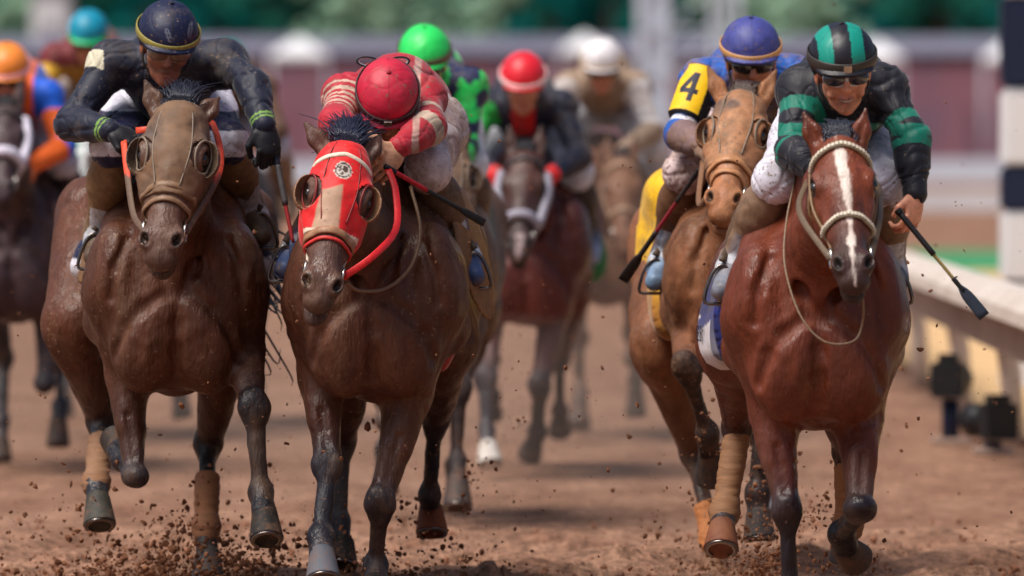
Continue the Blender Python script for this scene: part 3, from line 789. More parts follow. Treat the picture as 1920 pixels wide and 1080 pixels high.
def rider(D, head, pitch, J, cols, label, yaw=0.0, roll=0.0, vox=.007, sleevefn=None, torsofn=None, helmfn=None, band=None, goggles='clear', legfn=None,
          hands=None, glove=None, group='jockeys riding the racehorses', smile=False, clothmat='cloth', helmmat='helmet', pantmat='cloth', face_mud=None, strap=None, bootmat='leather', gog_up=False, world=False, peak=True, hscale=1.0):
    P = maker(D) if not world else (lambda x, y, z: V(x, y, z)); Rd = Rider(); Rd.P = P
    skin, jac, pant, boot, helm = [np.asarray(cols[k]) for k in ('skin', 'jacket', 'pants', 'boot', 'helmet')]
    hc = P(*head)
    f = V(math.sin(yaw) * math.cos(pitch), -math.cos(yaw) * math.cos(pitch), -math.sin(pitch))
    up = V(math.sin(roll), 0, math.cos(roll)); up = nrm(up - f * (up @ f)); r = np.cross(up, f)
    r = nrm(r)
    R = np.stack([r, f, up], 1)
    def H(a, b, c): return hc + (r * a + f * b + up * c) * hscale
    q = {k: P(*v) for k, v in J.items()}
    T = Thing(V(q['pelvis'][0], q['pelvis'][1], q['pelvis'][2] - .1)); Rd.T = T; Rd.q = q; Rd.H = H; Rd.R = R; Rd.hc = hc
    k_ = hscale
    head_pr = [EL(H(0, -.01, .03), V(.075, .097, .088) * k_, R, skin, k=.02), EL(H(0, .030, -.04), V(.060, .058, .082) * k_, R, skin, k=.03),
               EL(H(0, .042, -.092), V(.044, .040, .032) * k_, R, skin, k=.03), EL(H(0, .072, -.112), V(.020, .018, .018) * k_, R, skin, k=.025),
               RC(H(0, .086, .008), H(0, .107, -.034), .0085, .0130, skin, skin * V(1.05, .9, .85), k=.014),
               EL(H(-.014, .094, -.037), V(.010, .011, .009) * k_, R, skin, k=.008), EL(H(.014, .094, -.037), V(.010, .011, .009) * k_, R, skin, k=.008),
               EL(H(0, .082, -.070), V(.026, .013, .0065) * k_, R, S(150, 85, 75), k=.006), EL(H(0, .080, -.085), V(.022, .013, .008) * k_, R, S(150, 85, 75), k=.008),
               EL(H(0, .092, .022), V(.055, .015, .010) * k_, R, skin * .9, k=.02)]
    for s in (-1, 1):
        head_pr += [EL(H(s * .043, .055, -.032), V(.026, .026, .022) * k_, R, skin, k=.02), EL(H(s * .079, -.008, -.02), V(.012, .028, .033) * k_, R, skin * V(1, .85, .8), k=.012),
                    EL(H(s * .031, .092, .004), V(.016, .012, .011) * k_, R, k=.012, sub=True),
                    EL(H(s * .031, .080, .003), V(.013, .012, .011) * k_, R, S(190, 180, 170), k=.003)]
    head_pr += [RC(H(s_ * .019, .098, -.036), H(s_ * .036, .078, -.078), .0025, .003, k=.012, sub=True) for s_ in (-1, 1)]
    if smile:
        head_pr += [EL(H(sx * .042, .070, -.060), V(.018, .016, .014) * k_, R, skin, k=.012) for sx in (-1, 1)]
    else:
        head_pr += [RC(H(-.024, .093, -.0775), H(.024, .093, -.0775), .003, .003, k=.006, sub=True)]
    ch, pe, sl, sr = q['chest'], q['pelvis'], q['shL'], q['shR']
    nkb = (sl + sr) / 2 * .6 + ch * .4
    torso = [RC(pe, ch, .130, .140, jac, k=.06), RC(sl, sr, .070, .070, jac, k=.07), RC(nkb, (nkb + hc) / 2, .075, .068, jac, k=.04),
             RC(pe, (pe + ch) / 2 + V(0, 0, .03), .13, .13, jac, k=.06)]
    skin_neck = [RC(nkb, H(0, -.035, -.06), .062, .058, skin, k=.03)]
    arms = []
    for s, a in (('L', sl), ('R', sr)):
        e, w = q['el' + s], q['wr' + s]
        dirn = nrm(w - e)
        arms += [EL(a, (.066, .062, .062), None, jac, k=.04, tag=s), RC(a, e, .054, .043, jac, k=.03, tag=s + 'u', fn=None), RC(e, w - dirn * .005, .043, .031, jac, k=.03, tag=s + 'f'), RC(e + dirn * .02, (e + w) / 2, .045, .038, jac, k=.03, tag=s + 'f')]
    legs = []; shanks = []; boots = []; kcol = skin
    for s in ('L', 'R'):
        hp, kn, an, to = q['hip' + s], q['kn' + s], q['an' + s], q['to' + s]
        legs += [RC(hp, kn, .098, .068, pant, k=.05), RC(hp, kn * .45 + hp * .55, .10, .088, pant, k=.05), EL(kn, (.066, .066, .066), None, pant, k=.03)]
        shanks += [(s, [RC(kn + (an - kn) * .10, kn + (an - kn) * .42, .060, .064, boot, k=.04), RC(kn + (an - kn) * .35, an, .063, .045, boot, k=.04),
                   RC(an, an + (to - an) * .35 + V(0, 0, -.01), .046, .046, boot, k=.03), RC(an + (to - an) * .25 + V(0, 0, -.012), to, .043, .032, cols.get('toe', boot), k=.03),
                   RC(an + V(0, .025, -.025), an + (to - an) * .2 + V(0, 0, -.03), .035, .036, boot, k=.03)])]
    hips = [RC(q['hipL'], q['hipR'], .11, .11, pant, k=.06), RC(pe, (q['hipL'] + q['hipR']) / 2, .13, .12, pant, k=.06)]
    shin_skin = [RC(q['kn' + s], q['an' + s], .055, .035, skin, k=.03) for s in 'LR'] + [RC(q['an' + s], q['to' + s], .032, .024, skin, k=.02) for s in 'LR']
    hp_ = {}
    for s in ('L', 'R'):
        e, w = q['el' + s], q['wr' + s]
        hd = dict(d=nrm(w - e), pn=V(0, .6, -.5), side=V(0.3 if s == 'L' else -.3, -1, .2), curl=1.1)
        if hands and s in hands: hd.update(hands[s])
        hp_[s] = hand_prims(w, hd['d'], hd['pn'], hd['side'], cols.get('hand', skin), hd['curl'], sc=hd.get('sc', 1.0))
    slim = []
    for p in torso + arms + legs + hips:   # the body under the clothes
        import copy as _c
        z = _c.copy(p); z.c = skin; z.c2 = skin; z.fn = None
        if isinstance(z, RC): z.ra, z.rb = z.ra * .86, z.rb * .86
        else: z.r = z.r * .86
        slim.append(z)
    allp = head_pr + skin_neck + slim + hp_['L'] + hp_['R'] + shin_skin
    def facefn(v, c):
        d = v - hc; a, b, t = d @ r / k_, d @ f / k_, d @ up / k_
        m = ((abs(a) < .02) & (abs(b - .085) < .02) & (abs(t - .003) < .02))
        for s in (-1, 1):   # pupils
            e = np.sqrt((a - s * .031) ** 2 + (t - .003) ** 2); c = np.where(((e < .006) & (b > .08))[:, None], S(30, 20, 15)[None, :], c)
        if smile:
            ln = -.0785 + 8.0 * a * a; hw = .0050 * np.clip(1 - (a / .027) ** 2, 0, 1); e = np.abs(t - ln); on = (b > .05) & (np.abs(a) < .027)
            c = np.where((on & (e < hw + .0035))[:, None], S(120, 50, 46)[None, :], c); c = np.where((on & (e < hw * .85))[:, None], S(172, 154, 140)[None, :], c)
        if face_mud is not None:
            w = sstep(-.1, .6, fbm(v, 40, 3))[:, None] * .6; w = w * ((np.abs(a) < .1) & (b > -.05) & (np.abs(t) < .16))[:, None]
            c = c * (1 - w) + face_mud[None, :] * w
        return c
    T.sdf('person', allp, vox, M['skin'], colfn=facefn, default=skin)
    T.tag(label, 'person', group)
    # jacket
    jp = torso + arms
    def jfn(v, c):
        if torsofn is not None: c = torsofn(v, c, v - ch)
        if sleevefn is not None:
            for s in ('L', 'R'):
                a, e, w = q['sh' + s], q['el' + s], q['wr' + s]
                du = RC(a, e, .062, .05); df = RC(e, w, .05, .036)
                d1, t1 = du.ev(v[:, 0], v[:, 1], v[:, 2]); d2, t2 = df.ev(v[:, 0], v[:, 1], v[:, 2])
                x = np.where(d1 < d2, t1, 1 + t2); on = (np.minimum(d1, d2) < .03) & (x > .02)
                c = sleevefn(v, c, s, x, on)
        return c
    def fold(v):
        w = v + .02 * np.stack([wob(v, 7, 1), wob(v, 7, 5), wob(v, 7, 9)], 1)
        a_ = wob(w * V(1, 1, 1.5), 10, 4); b_ = wob(w * V(1.3, 1, 1), 17, 12)
        return .0024 * a_ - .0055 * np.exp(-(a_ / .11) ** 2) - .0042 * np.exp(-(b_ / .10) ** 2) - .002 * np.exp(-(wob(w, 31, 3) / .10) ** 2) + .001
    T.sdf('jacket', jp, vox, M[clothmat], inflate=.010, colfn=jfn, disp=fold, default=jac)
    T.sdf('trousers', legs + hips, vox, M[pantmat], inflate=.008, colfn=(lambda v, c: legfn(v, c, q)) if legfn else None, disp=fold, default=pant)
    for s, bp in shanks: T.sdf('boot', bp, vox, M[bootmat], inflate=.004, default=boot, disp=lambda v: .0015 * wob(v, 50, 2), colfn=(lambda v, c: cols['bootfn'](v, c, q)) if 'bootfn' in cols else None)
    if glove is not None:
        for s in glove: T.sdf('glove', hp_[s], min(vox, .005), M['cloth_clean'], inflate=.003, colfn=lambda v, c: np.tile(np.asarray(cols['glove']), (len(v), 1)))
    # helmet
    hv = min(vox, .005)
    he = [EL(H(0, -.008, .040), V(.106, .132, .108) * k_, R, helm, k=.01)]
    if peak: he += [EL(H(0, .072, .024), V(.092, .072, .012) * k_, R, helm, k=.016)]
    def hclip(X, Y, Z):
        a = (X - hc[0]) * up[0] + (Y - hc[1]) * up[1] + (Z - hc[2]) * up[2]; b = (X - hc[0]) * f[0] + (Y - hc[1]) * f[1] + (Z - hc[2]) * f[2]
        return (-.035 + np.clip(b + .02, 0, .05) * .9) * k_ - a
    def hcol(v, c):
        d = v - hc; a_, b_, z_ = d @ r / k_, d @ f / k_, d @ up / k_
        if helmfn is not None: c = helmfn(v, c, a_, b_, z_)
        an = np.arctan2(a_, b_ + .008); rad = np.hypot(a_, b_ + .008)
        e = np.abs(np.mod(an + math.pi / 6, math.pi / 3) - math.pi / 6) * rad
        return c * (1 - .28 * ((e < .0020) & (z_ > .03)))[:, None]
    ho = T.sdf('helmet', he, hv, M[helmmat], clip=hclip, colfn=hcol, default=helm, disp=lambda v: .0012 * wob(v, 38, 3) - .0009 * np.exp(-(wob(v, 19, 6) / .12) ** 2))
    def ring(name, c0, c1, rad, w, th, tilt, col, mat='strap', parent=None, a0=0, a1=2 * math.pi):
        n = 40; cl = abs(a1 - a0 - 2 * math.pi) < 1e-3
        an = np.linspace(a0, a1, n, endpoint=not cl)
        pth = np.array([H(rad[0] * math.sin(a), -.008 + rad[1] * math.cos(a), c0 + tilt * math.cos(a)) for a in an])
        nor = np.array([r * math.sin(a) + f * math.cos(a) for a in an])
        v, fc = sweep(pth, w, th, nor, cl)
        return quad_mesh_add(T, name, v, fc, M[mat], col, parent)
    def rad_at(z): s_ = math.sqrt(max(0, 1 - ((z - .04) / .108) ** 2)); return (.106 * s_, .132 * s_)
    if band is not None:
        ra = rad_at(.034); ring('hat_band', .046, 0, (ra[0] + .004, ra[1] + .004), .012, .003, -.012, np.asarray(band), parent=ho)
    if strap is not None:
        ra = rad_at(.045); ring('goggle_strap', .046, 0, (ra[0] + .003, ra[1] + .003), .017, .003, -.006, np.asarray(strap), parent=ho)
        if gog_up:
            v, fc = box_vf(H(0, .1285, .042), .013, .006, .011, R); quad_mesh_add(T, 'strap_buckle', v, fc, M['metal'], V(.7, .68, .62), ho, smooth=False)
    bt = [EL(H(0, -.008, .150), V(.010, .010, .005), R, helm * .6, k=.003)]
    T.sdf('top_button', bt, .004, M['cloth_clean'], parent=ho)
    # goggles
    if goggles:
        fc_ = {'clear': S(120, 95, 78), 'dark': S(18, 18, 24), 'mirror': S(36, 38, 52)}[goggles]
        gp = [EL(H(-.034, .082, -.002), V(.040, .029, .027) * k_, R, fc_, k=.008), EL(H(.034, .082, -.002), V(.040, .029, .027) * k_, R, fc_, k=.008)]
        frc = {'clear': S(150, 140, 130), 'dark': S(20, 20, 22), 'mirror': S(205, 205, 215)}[goggles]
        go = T.sdf('goggles', gp, .004, M['gloss'], default=fc_)
        for s in (-1, 1):
            n = 24
            pth = np.array([H(s * .034 + .037 * math.cos(a), .103 - .030 * abs(.034 * s + .037 * math.cos(a)) / .07, -.002 + .025 * math.sin(a)) for a in np.linspace(0, 2 * math.pi, n, endpoint=False)])
            v, fq = sweep(pth, .0038, .0038, np.tile(f, (n, 1)), True, round_=True, sides=6); quad_mesh_add(T, 'goggle_frame', v, fq, M['rubber'], frc, go)
            pth = spline([H(s * .068, .082, .006), H(s * .082, .03, .006), H(s * .085, -.03, .012)], 5)
            v, fq = sweep(pth, .010, .002, np.tile(r * s, (len(pth), 1))); quad_mesh_add(T, 'goggle_band', v, fq, M['strap'], S(30, 30, 32), go)
    # chin strap
    pth = spline([H(-.082, .01, -.01), H(-.070, .03, -.075), H(0, .045, -.128), H(.070, .03, -.075), H(.082, .01, -.01)], 6)
    v, fq = sweep(pth, .007, .002, np.array([nrm(p - H(0, 0, -.04)) for p in pth])); quad_mesh_add(T, 'chin_strap', v, fq, M['strap'], S(28, 27, 28), ho)
    return Rd
def crop(name, pts, label, segs, flap=None, group='riding crops held by the jockeys'):
    """riding crop: segs = [(t0, t1, radius, colour, part name)], the flap closes it"""
    a, b = np.asarray(pts[0]), np.asarray(pts[1]); T = Thing(a)
    def seg(s):
        q = np.array([a + (b - a) * t for t in np.linspace(s[0], s[1], 10)])
        return sweep(q, s[2], s[2], round_=True, sides=10)
    for i, s in enumerate(segs):
        v, f = seg(s); quad_mesh_add(T, name if i == 0 else s[4], v, f, M['rubber'], np.asarray(s[3]))
    if flap:
        q = np.array([a + (b - a) * t for t in np.linspace(flap[0], flap[1], 8)])
        v, f = sweep(q, np.array([.008, .014, .018, .019, .019, .020, .020, .019]) * flap[3], .004, np.tile(V(.2, -1, .1), (8, 1))); quad_mesh_add(T, 'crop_flap', v, f, M['rubber'], np.asarray(flap[2]))
    T.tag(label, 'riding crop', group)
    return T
# ------------------------------------------------------------------ the setting
def mat_plain(name, col, rough=0.7, noise=0.2, scale=3.0, col2=None, bump=0.0, bscale=20, bdist=0.02, spec=0.3, stretch=(1, 1, 1), fine=0.0):
    m = bpy.data.materials.new(name); m.use_nodes = True
    nt = m.node_tree; N = nt.nodes; L = nt.links; b = N["Principled BSDF"]
    tc = N.new("ShaderNodeTexCoord"); mp = N.new("ShaderNodeMapping"); mp.inputs["Scale"].default_value = stretch
    L.new(tc.outputs["Object"], mp.inputs[0])
    n1 = N.new("ShaderNodeTexNoise"); n1.inputs["Scale"].default_value = scale; n1.inputs["Detail"].default_value = 8; n1.inputs["Roughness"].default_value = 0.6
    L.new(mp.outputs[0], n1.inputs["Vector"])
    rmp = N.new("ShaderNodeValToRGB"); e = rmp.color_ramp.elements
    c = np.asarray(col); c2 = c * (1 - noise) if col2 is None else np.asarray(col2)
    e[0].position = 0.35; e[0].color = (*c2, 1); e[1].position = 0.65; e[1].color = (*c, 1)
    L.new(n1.outputs["Fac"], rmp.inputs[0]); cs = rmp.outputs[0]
    if fine:
        for sc_, amt in ((22, fine), (5.5, fine)):
            nf = N.new("ShaderNodeTexNoise"); nf.inputs["Scale"].default_value = sc_; nf.inputs["Detail"].default_value = 6; nf.inputs["Roughness"].default_value = .75
            L.new(tc.outputs["Object"], nf.inputs["Vector"]); mf = N.new("ShaderNodeMapRange"); mf.inputs[1].default_value = .35; mf.inputs[2].default_value = .62; mf.inputs[3].default_value = 1 - amt; mf.inputs[4].default_value = 1 + amt * .35
            L.new(nf.outputs["Fac"], mf.inputs[0]); mm_ = N.new("ShaderNodeMix"); mm_.data_type = 'RGBA'; mm_.blend_type = 'MULTIPLY'; mm_.inputs[0].default_value = 1
            L.new(cs, mm_.inputs[6]); L.new(mf.outputs[0], mm_.inputs[7]); cs = mm_.outputs[2]
    L.new(cs, b.inputs["Base Color"])
    b.inputs["Roughness"].default_value = rough; b.inputs["Specular IOR Level"].default_value = spec
    if bump:
        n3 = N.new("ShaderNodeTexNoise"); n3.inputs["Scale"].default_value = bscale; n3.inputs["Detail"].default_value = 6
        L.new(tc.outputs["Object"], n3.inputs["Vector"])
        bp = N.new("ShaderNodeBump"); bp.inputs["Strength"].default_value = bump; bp.inputs["Distance"].default_value = bdist
        L.new(n3.outputs["Fac"], bp.inputs["Height"]); L.new(bp.outputs[0], b.inputs["Normal"])
    return m
SAND, SAND2 = S(174, 134, 111, .93), S(143, 104, 84, .88)
M['sand'] = mat_plain("track_sand", SAND, 1.0, col2=SAND2, scale=2.2, bump=1.0, bscale=11, bdist=.10, spec=.1, stretch=(1, .35, 1), fine=.38)
M['soil'] = mat_plain("loose_dirt", S(132, 90, 66), .95, col2=S(94, 60, 44), scale=16, bump=.6, bscale=60, bdist=.01, spec=.1)
M['crumb'] = mat_plain('track_crumbs', S(158, 112, 88), .95, col2=S(120, 80, 60), scale=12, bump=.6, bscale=60, bdist=.01, spec=.1)
M['pale'] = mat_plain("pale_dirt", S(205, 170, 125), .9, col2=S(196, 160, 118), scale=.8, spec=.1)
M['turf'] = mat_plain("turf", S(70, 140, 95), .9, col2=S(55, 118, 80), scale=.6, spec=.1)
M['white'] = mat_plain("white_paint", S(225, 225, 228), .5, .08, 2)
M['rail'] = mat_plain("weathered_white_rail", S(212, 200, 190), .5, col2=S(188, 172, 160), scale=2)
M['railside'] = mat_plain("dusty_rail_side", S(176, 155, 142), .6, col2=S(160, 138, 126), scale=2)
M['navy'] = mat_plain("navy_paint", S(24, 34, 62), .5, .1, 2)
M['barn'] = mat_plain("barn_wall", S(152, 100, 108), .85, col2=S(116, 96, 116), scale=.3)
M['roof'] = mat_plain("pale_roof", S(112, 110, 126), .7, col2=S(100, 98, 114), scale=.3)
M['steel'] = mat_plain("galvanised_steel", S(212, 219, 232), .45, .10, 2, spec=.5)
M['black'] = mat_plain("black_plastic", S(28, 28, 32), .5, .2, 10)
M['glass'] = mat_plain("lens_glass", S(10, 12, 22), .08, .1, 10, spec=.7)
M['bark'] = mat_plain("bark", S(84, 70, 58), .9, .4, 6)
def mat_leaf(name, a, b):
    m = bpy.data.materials.new(name); m.use_nodes = True
    nt = m.node_tree; N = nt.nodes; L = nt.links; p = N["Principled BSDF"]
    g = N.new("ShaderNodeTexCoord"); n = N.new("ShaderNodeTexNoise"); n.inputs["Scale"].default_value = .5; n.inputs["Detail"].default_value = 3
    L.new(g.outputs["Object"], n.inputs["Vector"]); r = N.new("ShaderNodeValToRGB")
    r.color_ramp.elements[0].position = .35; r.color_ramp.elements[0].color = (*a, 1); r.color_ramp.elements[1].position = .65; r.color_ramp.elements[1].color = (*b, 1)
    L.new(n.outputs["Fac"], r.inputs[0]); L.new(r.outputs[0], p.inputs["Base Color"]); p.inputs["Roughness"].default_value = .8; p.inputs["Specular IOR Level"].default_value = .08
    return m
M['leafdark'] = mat_leaf("dark_teal_foliage", V(.001, .075, .080), V(.006, .20, .175))
M['leafmid'] = mat_leaf("mid_green_foliage", V(.008, .13, .10), V(.03, .21, .15))
M['leafpale'] = mat_leaf("pale_green_foliage", V(.25, .42, .30), V(.42, .58, .42))

def struct(name, v, f, mat, kind='structure'):
    me = bpy.data.meshes.new(name); me.from_pydata([tuple(x) for x in v], [], [tuple(x) for x in f]); me.update()
    o = link(name, me, M[mat]); o['kind'] = kind; return o
def ground_sheet():
    # graded grid: fine where the photograph is sharp, out to the horizon elsewhere
    xs = np.concatenate([[-1200, -300, -80, -20], np.arange(-5, 5.01, .035), [9, 20, 80, 300, 1200]])
    ys = np.concatenate([[-200, -20, 20, 26], np.arange(27, 37, .035), np.arange(37, 60, .5), [70, 90, 140, 300, 800, 2500]])
    X, Y = np.meshgrid(xs, ys, indexing='ij')
    p = np.stack([X.ravel(), Y.ravel(), np.zeros(X.size)], 1)
    m = np.clip(1 - np.abs(Y.ravel() - 32.2) / 5, 0, 1) * np.clip(1.3 - np.abs(X.ravel()) / 5, 0, 1)
    z = (.026 * fbm(p * V(1, .6, 1), 3.4, 1) + .016 * wob(p * V(1, .7, 1), 8, 2) - .03 * np.exp(-(wob(p * V(1, .55, 1), 2.6, 6) / .18) ** 2) + .018 * np.maximum(0, wob(p, 13, 3)) ** 2 + .012 * wob(p * V(1, 1.6, 1), 31, 5) * np.maximum(0, wob(p, 2.7, 9))) * np.clip(m * 1.6, 0, 1)
    p[:, 2] = z - .01
    nx, ny = len(xs), len(ys)
    i, j = np.meshgrid(np.arange(nx - 1), np.arange(ny - 1), indexing='ij')
    a = (i * ny + j).ravel(); f = np.stack([a, a + ny, a + ny + 1, a + 1], 1)
    me = raw_mesh("ground", p, f)
    o = link("ground", me, M['sand']); o['kind'] = 'structure'
ground_sheet()
def sheet(name, pts, z, mat):
    return struct(name, [(x, y, z) for x, y in pts], [tuple(range(len(pts)))], mat)
sheet("infield_path", [(2.55, 20), (2.75, 100), (9, 100), (9, 20)], .03, 'pale')
sheet("lawn", [(4.2, 100), (3.8, 118), (40, 118), (40, 96)], .03, 'turf')

def tbox(T, name, c, hx, hy, hz, mat, parent=None, R=None):
    v, f = box_vf(V(*c), hx, hy, hz, R)
    me = bpy.data.meshes.new(name); me.from_pydata((v - T.base).tolist(), [], f.tolist()); me.update()
    bm = bmesh.new(); bm.from_mesh(me); bmesh.ops.bevel(bm, geom=bm.edges[:], offset=min(hx, hy, hz) * .18, segments=2, affect='EDGES'); bm.to_mesh(me); bm.free()
    par = parent or T.root
    return link(name, me, M[mat], parent=par)
def ttube(T, name, pts, rad, mat, parent=None, sides=10):
    v, f = sweep(np.asarray(pts, float), rad, rad, round_=True, sides=sides)
    return quad_mesh_add(T, name, v, f, M[mat], None, parent)

# inner rail beside the track: broad rounded white top, grey side board, slanted posts
T = Thing(V(2.4, 50, 0)); T.empty('inner_rail')
T.tag('long white track rail with broad top and pale posts beside the sand', 'rail')
L0, L1 = 26, 120
prof = [(.10, .62), (.10, .74), (.06, .83), (-.02, .87), (-.12, .86), (-.19, .80), (-.20, .74), (-.16, .72), (-.12, .76), (-.04, .77), (.03, .72), (.05, .62)]
def railbar(name, pr, mat):
    n = len(pr); v = [(2.42 + a, y, z) for y in (L0, L1) for a, z in pr]
    f = [(i, (i + 1) % n, n + (i + 1) % n, n + i) for i in range(n)] + [tuple(range(n))[::-1], tuple(range(n, 2 * n))]
    me = bpy.data.meshes.new(name); me.from_pydata((np.array(v) - T.base).tolist(), [], f); me.update(); link(name, me, M[mat], parent=T.root)
railbar('rail_top', prof, 'rail')
railbar('side_board', [(.045, .52), (.045, .72), (-.045, .72), (-.045, .52)], 'railside')
for y in np.arange(30, 118, 5.2):
    ttube(T, 'post', [(2.56, y, -.02), (2.54, y, .35), (2.50, y, .60), (2.46, y, .70)], .055, 'rail')

# striped pole behind the rail
T = Thing(wpos(1925, 700, 55) * V(1, 1, 0)); T.empty('striped_pole'); bx = T.base
T.tag('tall square pole in black and white bands standing behind the right end of the rail', 'pole')
hgt = [0, .45, .66 + .25, 1.145, 1.40, 1.87, 2.4, 3.0]
z = [-.02, .65, 1.11, 1.39, 1.87, 2.45, 3.0]
zz = [0.0, .67, 1.11, 1.385, 1.86, 2.42, 2.95]
for i in range(6):
    tbox(T, 'band', (bx[0], bx[1], (zz[i] + zz[i + 1]) / 2), .16, .16, (zz[i + 1] - zz[i]) / 2 + (.002 if i else .02), 'white' if i % 2 == 1 or i == 0 else 'navy')

# remote cameras on the ground under the rail
def remote_camera(px, py, d, yaw, label):
    c = wpos(px, py, d); T = Thing(V(c[0], c[1], 0)); T.empty('remote_camera'); g = math.radians(yaw)
    R = np.array([[math.cos(g), -math.sin(g), 0], [math.sin(g), math.cos(g), 0], [0, 0, 1]])
    tbox(T, 'ground_plate', (c[0], c[1], .012), .10, .08, .012, 'railside')
    ttube(T, 'tilt_arm', [(c[0], c[1], .02), (c[0], c[1], c[2] - .10)], .045, 'navy')
    tbox(T, 'body', c + R @ V(0, .06, 0), .085, .06, .09, 'black', R=R)
    tbox(T, 'prism', c + R @ V(0, .05, .10), .05, .05, .035, 'black', R=R)
    ln = ttube(T, 'lens', [c + R @ V(0, .02, 0), c + R @ V(0, -.10, 0)], .062, 'black')
    v, f = sweep(np.array([c + R @ V(0, -.10, 0), c + R @ V(0, -.14, 0), c + R @ V(0, -.20, 0)]), np.array([.064, .075, .088]), np.array([.064, .075, .088]), round_=True, sides=16)
    quad_mesh_add(T, 'lens_hood', v, f, M['black'], None, ln)
    ttube(T, 'front_glass', [c + R @ V(0, -.2005, 0), c + R @ V(0, -.203, 0)], .06, 'glass', ln, 16)
    T.tag(label, 'camera', 'remote cameras on the ground by the rail')
remote_camera(1782, 712, 46, 168, 'black remote camera on a low stand by the rail, the upright one nearer the horses')
remote_camera(1862, 790, 44.5, 205, 'black remote camera on a low stand by the rail, the lower one nearer the edge')

# far side: fences, long barn, white canopies, tower, trees
def fence(y, x0, x1, zs, mat, label, step=3.0, th=.05):
    T = Thing(V((x0 + x1) / 2, y, 0)); T.empty('fence'); T.tag(label, 'fence')
    for (a, b) in zs: tbox(T, 'rail', ((x0 + x1) / 2, y, (a + b) / 2), (x1 - x0) / 2, .04, (b - a) / 2, mat)
    for x in np.arange(x0 + .2, x1, step): tbox(T, 'post', (x, y + .1, zs[0][1] / 2), .05, .05, zs[0][1] / 2, mat)
fence(250, -30, 22, [(.12, .80)], 'steel', 'pale grey rail in front of the long reddish barn')
fence(152, 3.2, 18, [(.24, .56)], 'white', 'low white board fence across the far side on the right')
def mbox(T, name, c, hx, hy, hz, mat): return tbox(T, name, c, hx, hy, hz, mat)
T = Thing(V(0, 280, 0)); T.empty('barn'); T.tag('long low reddish brown barn with a pale eave across the far side', 'barn')
tbox(T, 'wall', (0, 282, 2.0), 52, 2, 2.0, 'barn')
v = [(-53, 279.85, 4.0), (53, 279.85, 4.0), (53, 284.8, 4.0), (-53, 284.8, 4.0), (-53, 282, 4.55), (53, 282, 4.55)]
me = bpy.data.meshes.new('roof'); me.from_pydata((np.array(v) - T.base).tolist(), [], [(0, 1, 5, 4), (2, 3, 4, 5), (0, 4, 3), (1, 2, 5), (0, 3, 2, 1)]); me.update(); link('roof', me, M['roof'], parent=T.root)
for x in np.arange(-50, 50, 5.3):
    d_ = tbox(T, 'stall_door', (x, 279.97, 1.2), .7, .05, 1.2, 'barn')
    tbox(T, 'hinge', (x - .5, 279.9, 1.6), .1, .015, .05, 'roof', d_)
def canopy(px, py, d, w, label):
    c = wpos(px, py, d); T = Thing(V(c[0], d, 0)); T.empty('canopy'); T.tag(label, 'canopy', 'white canopies beyond the far rail')
    zt, zb = c[2] + .3, c[2] - .35
    v = [(-w, -w, zb), (w, -w, zb), (w, w, zb), (-w, w, zb), (-w, -w, zb + .15), (w, -w, zb + .15), (w, w, zb + .15), (-w, w, zb + .15), (0, 0, zt + .05)]
    me = bpy.data.meshes.new('canopy_roof'); me.from_pydata(v, [], [(0, 1, 5, 4), (1, 2, 6, 5), (2, 3, 7, 6), (3, 0, 4, 7), (4, 5, 8), (5, 6, 8), (6, 7, 8), (7, 4, 8)]); me.update(); link('roof', me, M['white'], parent=T.root)
    for a in (-1, 1):
        for b in (-1, 1): ttube(T, 'leg', [(c[0] + a * w * .95, d + b * w * .95, 0), (c[0] + a * w * .95, d + b * w * .95, zb + .05)], .018, 'steel')
canopy(560, 90, 272, .9, 'white canopy left of the bowed rider in red'); canopy(1095, 82, 272, .75, 'white canopy behind the white capped rider')
canopy(1885, 95, 272, .7, 'white canopy at the right beside the striped pole'); canopy(1645, 95, 272, .75, 'white canopy above the shoulder of the rider in black and green')
T = Thing(V(wpos(95, 40, 310)[0], 310, 0)); T.empty('cottage'); T.tag('small pale building among the trees at the upper left', 'house')
tbox(T, 'wall', (T.base[0], 311, 3.2), .65, 1, 3.2, 'white'); tbox(T, 'chimney', (T.base[0] + .2, 311.1, 6.9), .2, .15, .5, 'barn')
tbox(T, 'window', (T.base[0], 309.985, 5.0), .2, .03, .3, 'roof'); tbox(T, 'roof', (T.base[0], 311, 6.47), .75, 1.1, .07, 'roof')

# steel tower
T = Thing(wpos(1290, 400, 150) * V(1, 1, 0)); T.empty('steel_tower'); T.tag('pale steel observation tower with a boxed ladder behind the horse with the number four rider', 'tower')
c = T.base
for x in (-.78, -.35, .42, .62, .85):
    for y in (0, .9):
        tbox(T, 'upright', (c[0] + x, c[1] + y, 3.5), .045 if x > -.4 else .07, .05, 3.5, 'steel')
for k in range(9):
    z0 = .3 + k * .75
    ttube(T, 'brace', [(c[0] + .42, c[1], z0), (c[0] + .85, c[1], z0 + .7)], .022, 'steel', sides=6)
    ttube(T, 'brace', [(c[0] - .35, c[1], z0), (c[0] + .42, c[1], z0 + .7)], .022, 'steel', sides=6)
    tbox(T, 'crossbar', (c[0], c[1] - .02, z0), .86, .03, .03, 'steel')
tbox(T, 'ladder_box', (c[0] - .565, c[1] + .45, 3.5), .20, .38, 3.5, 'steel')
tbox(T, 'base_plinth', (c[0], c[1] + .4, .2), .95, .7, .2, 'roof')

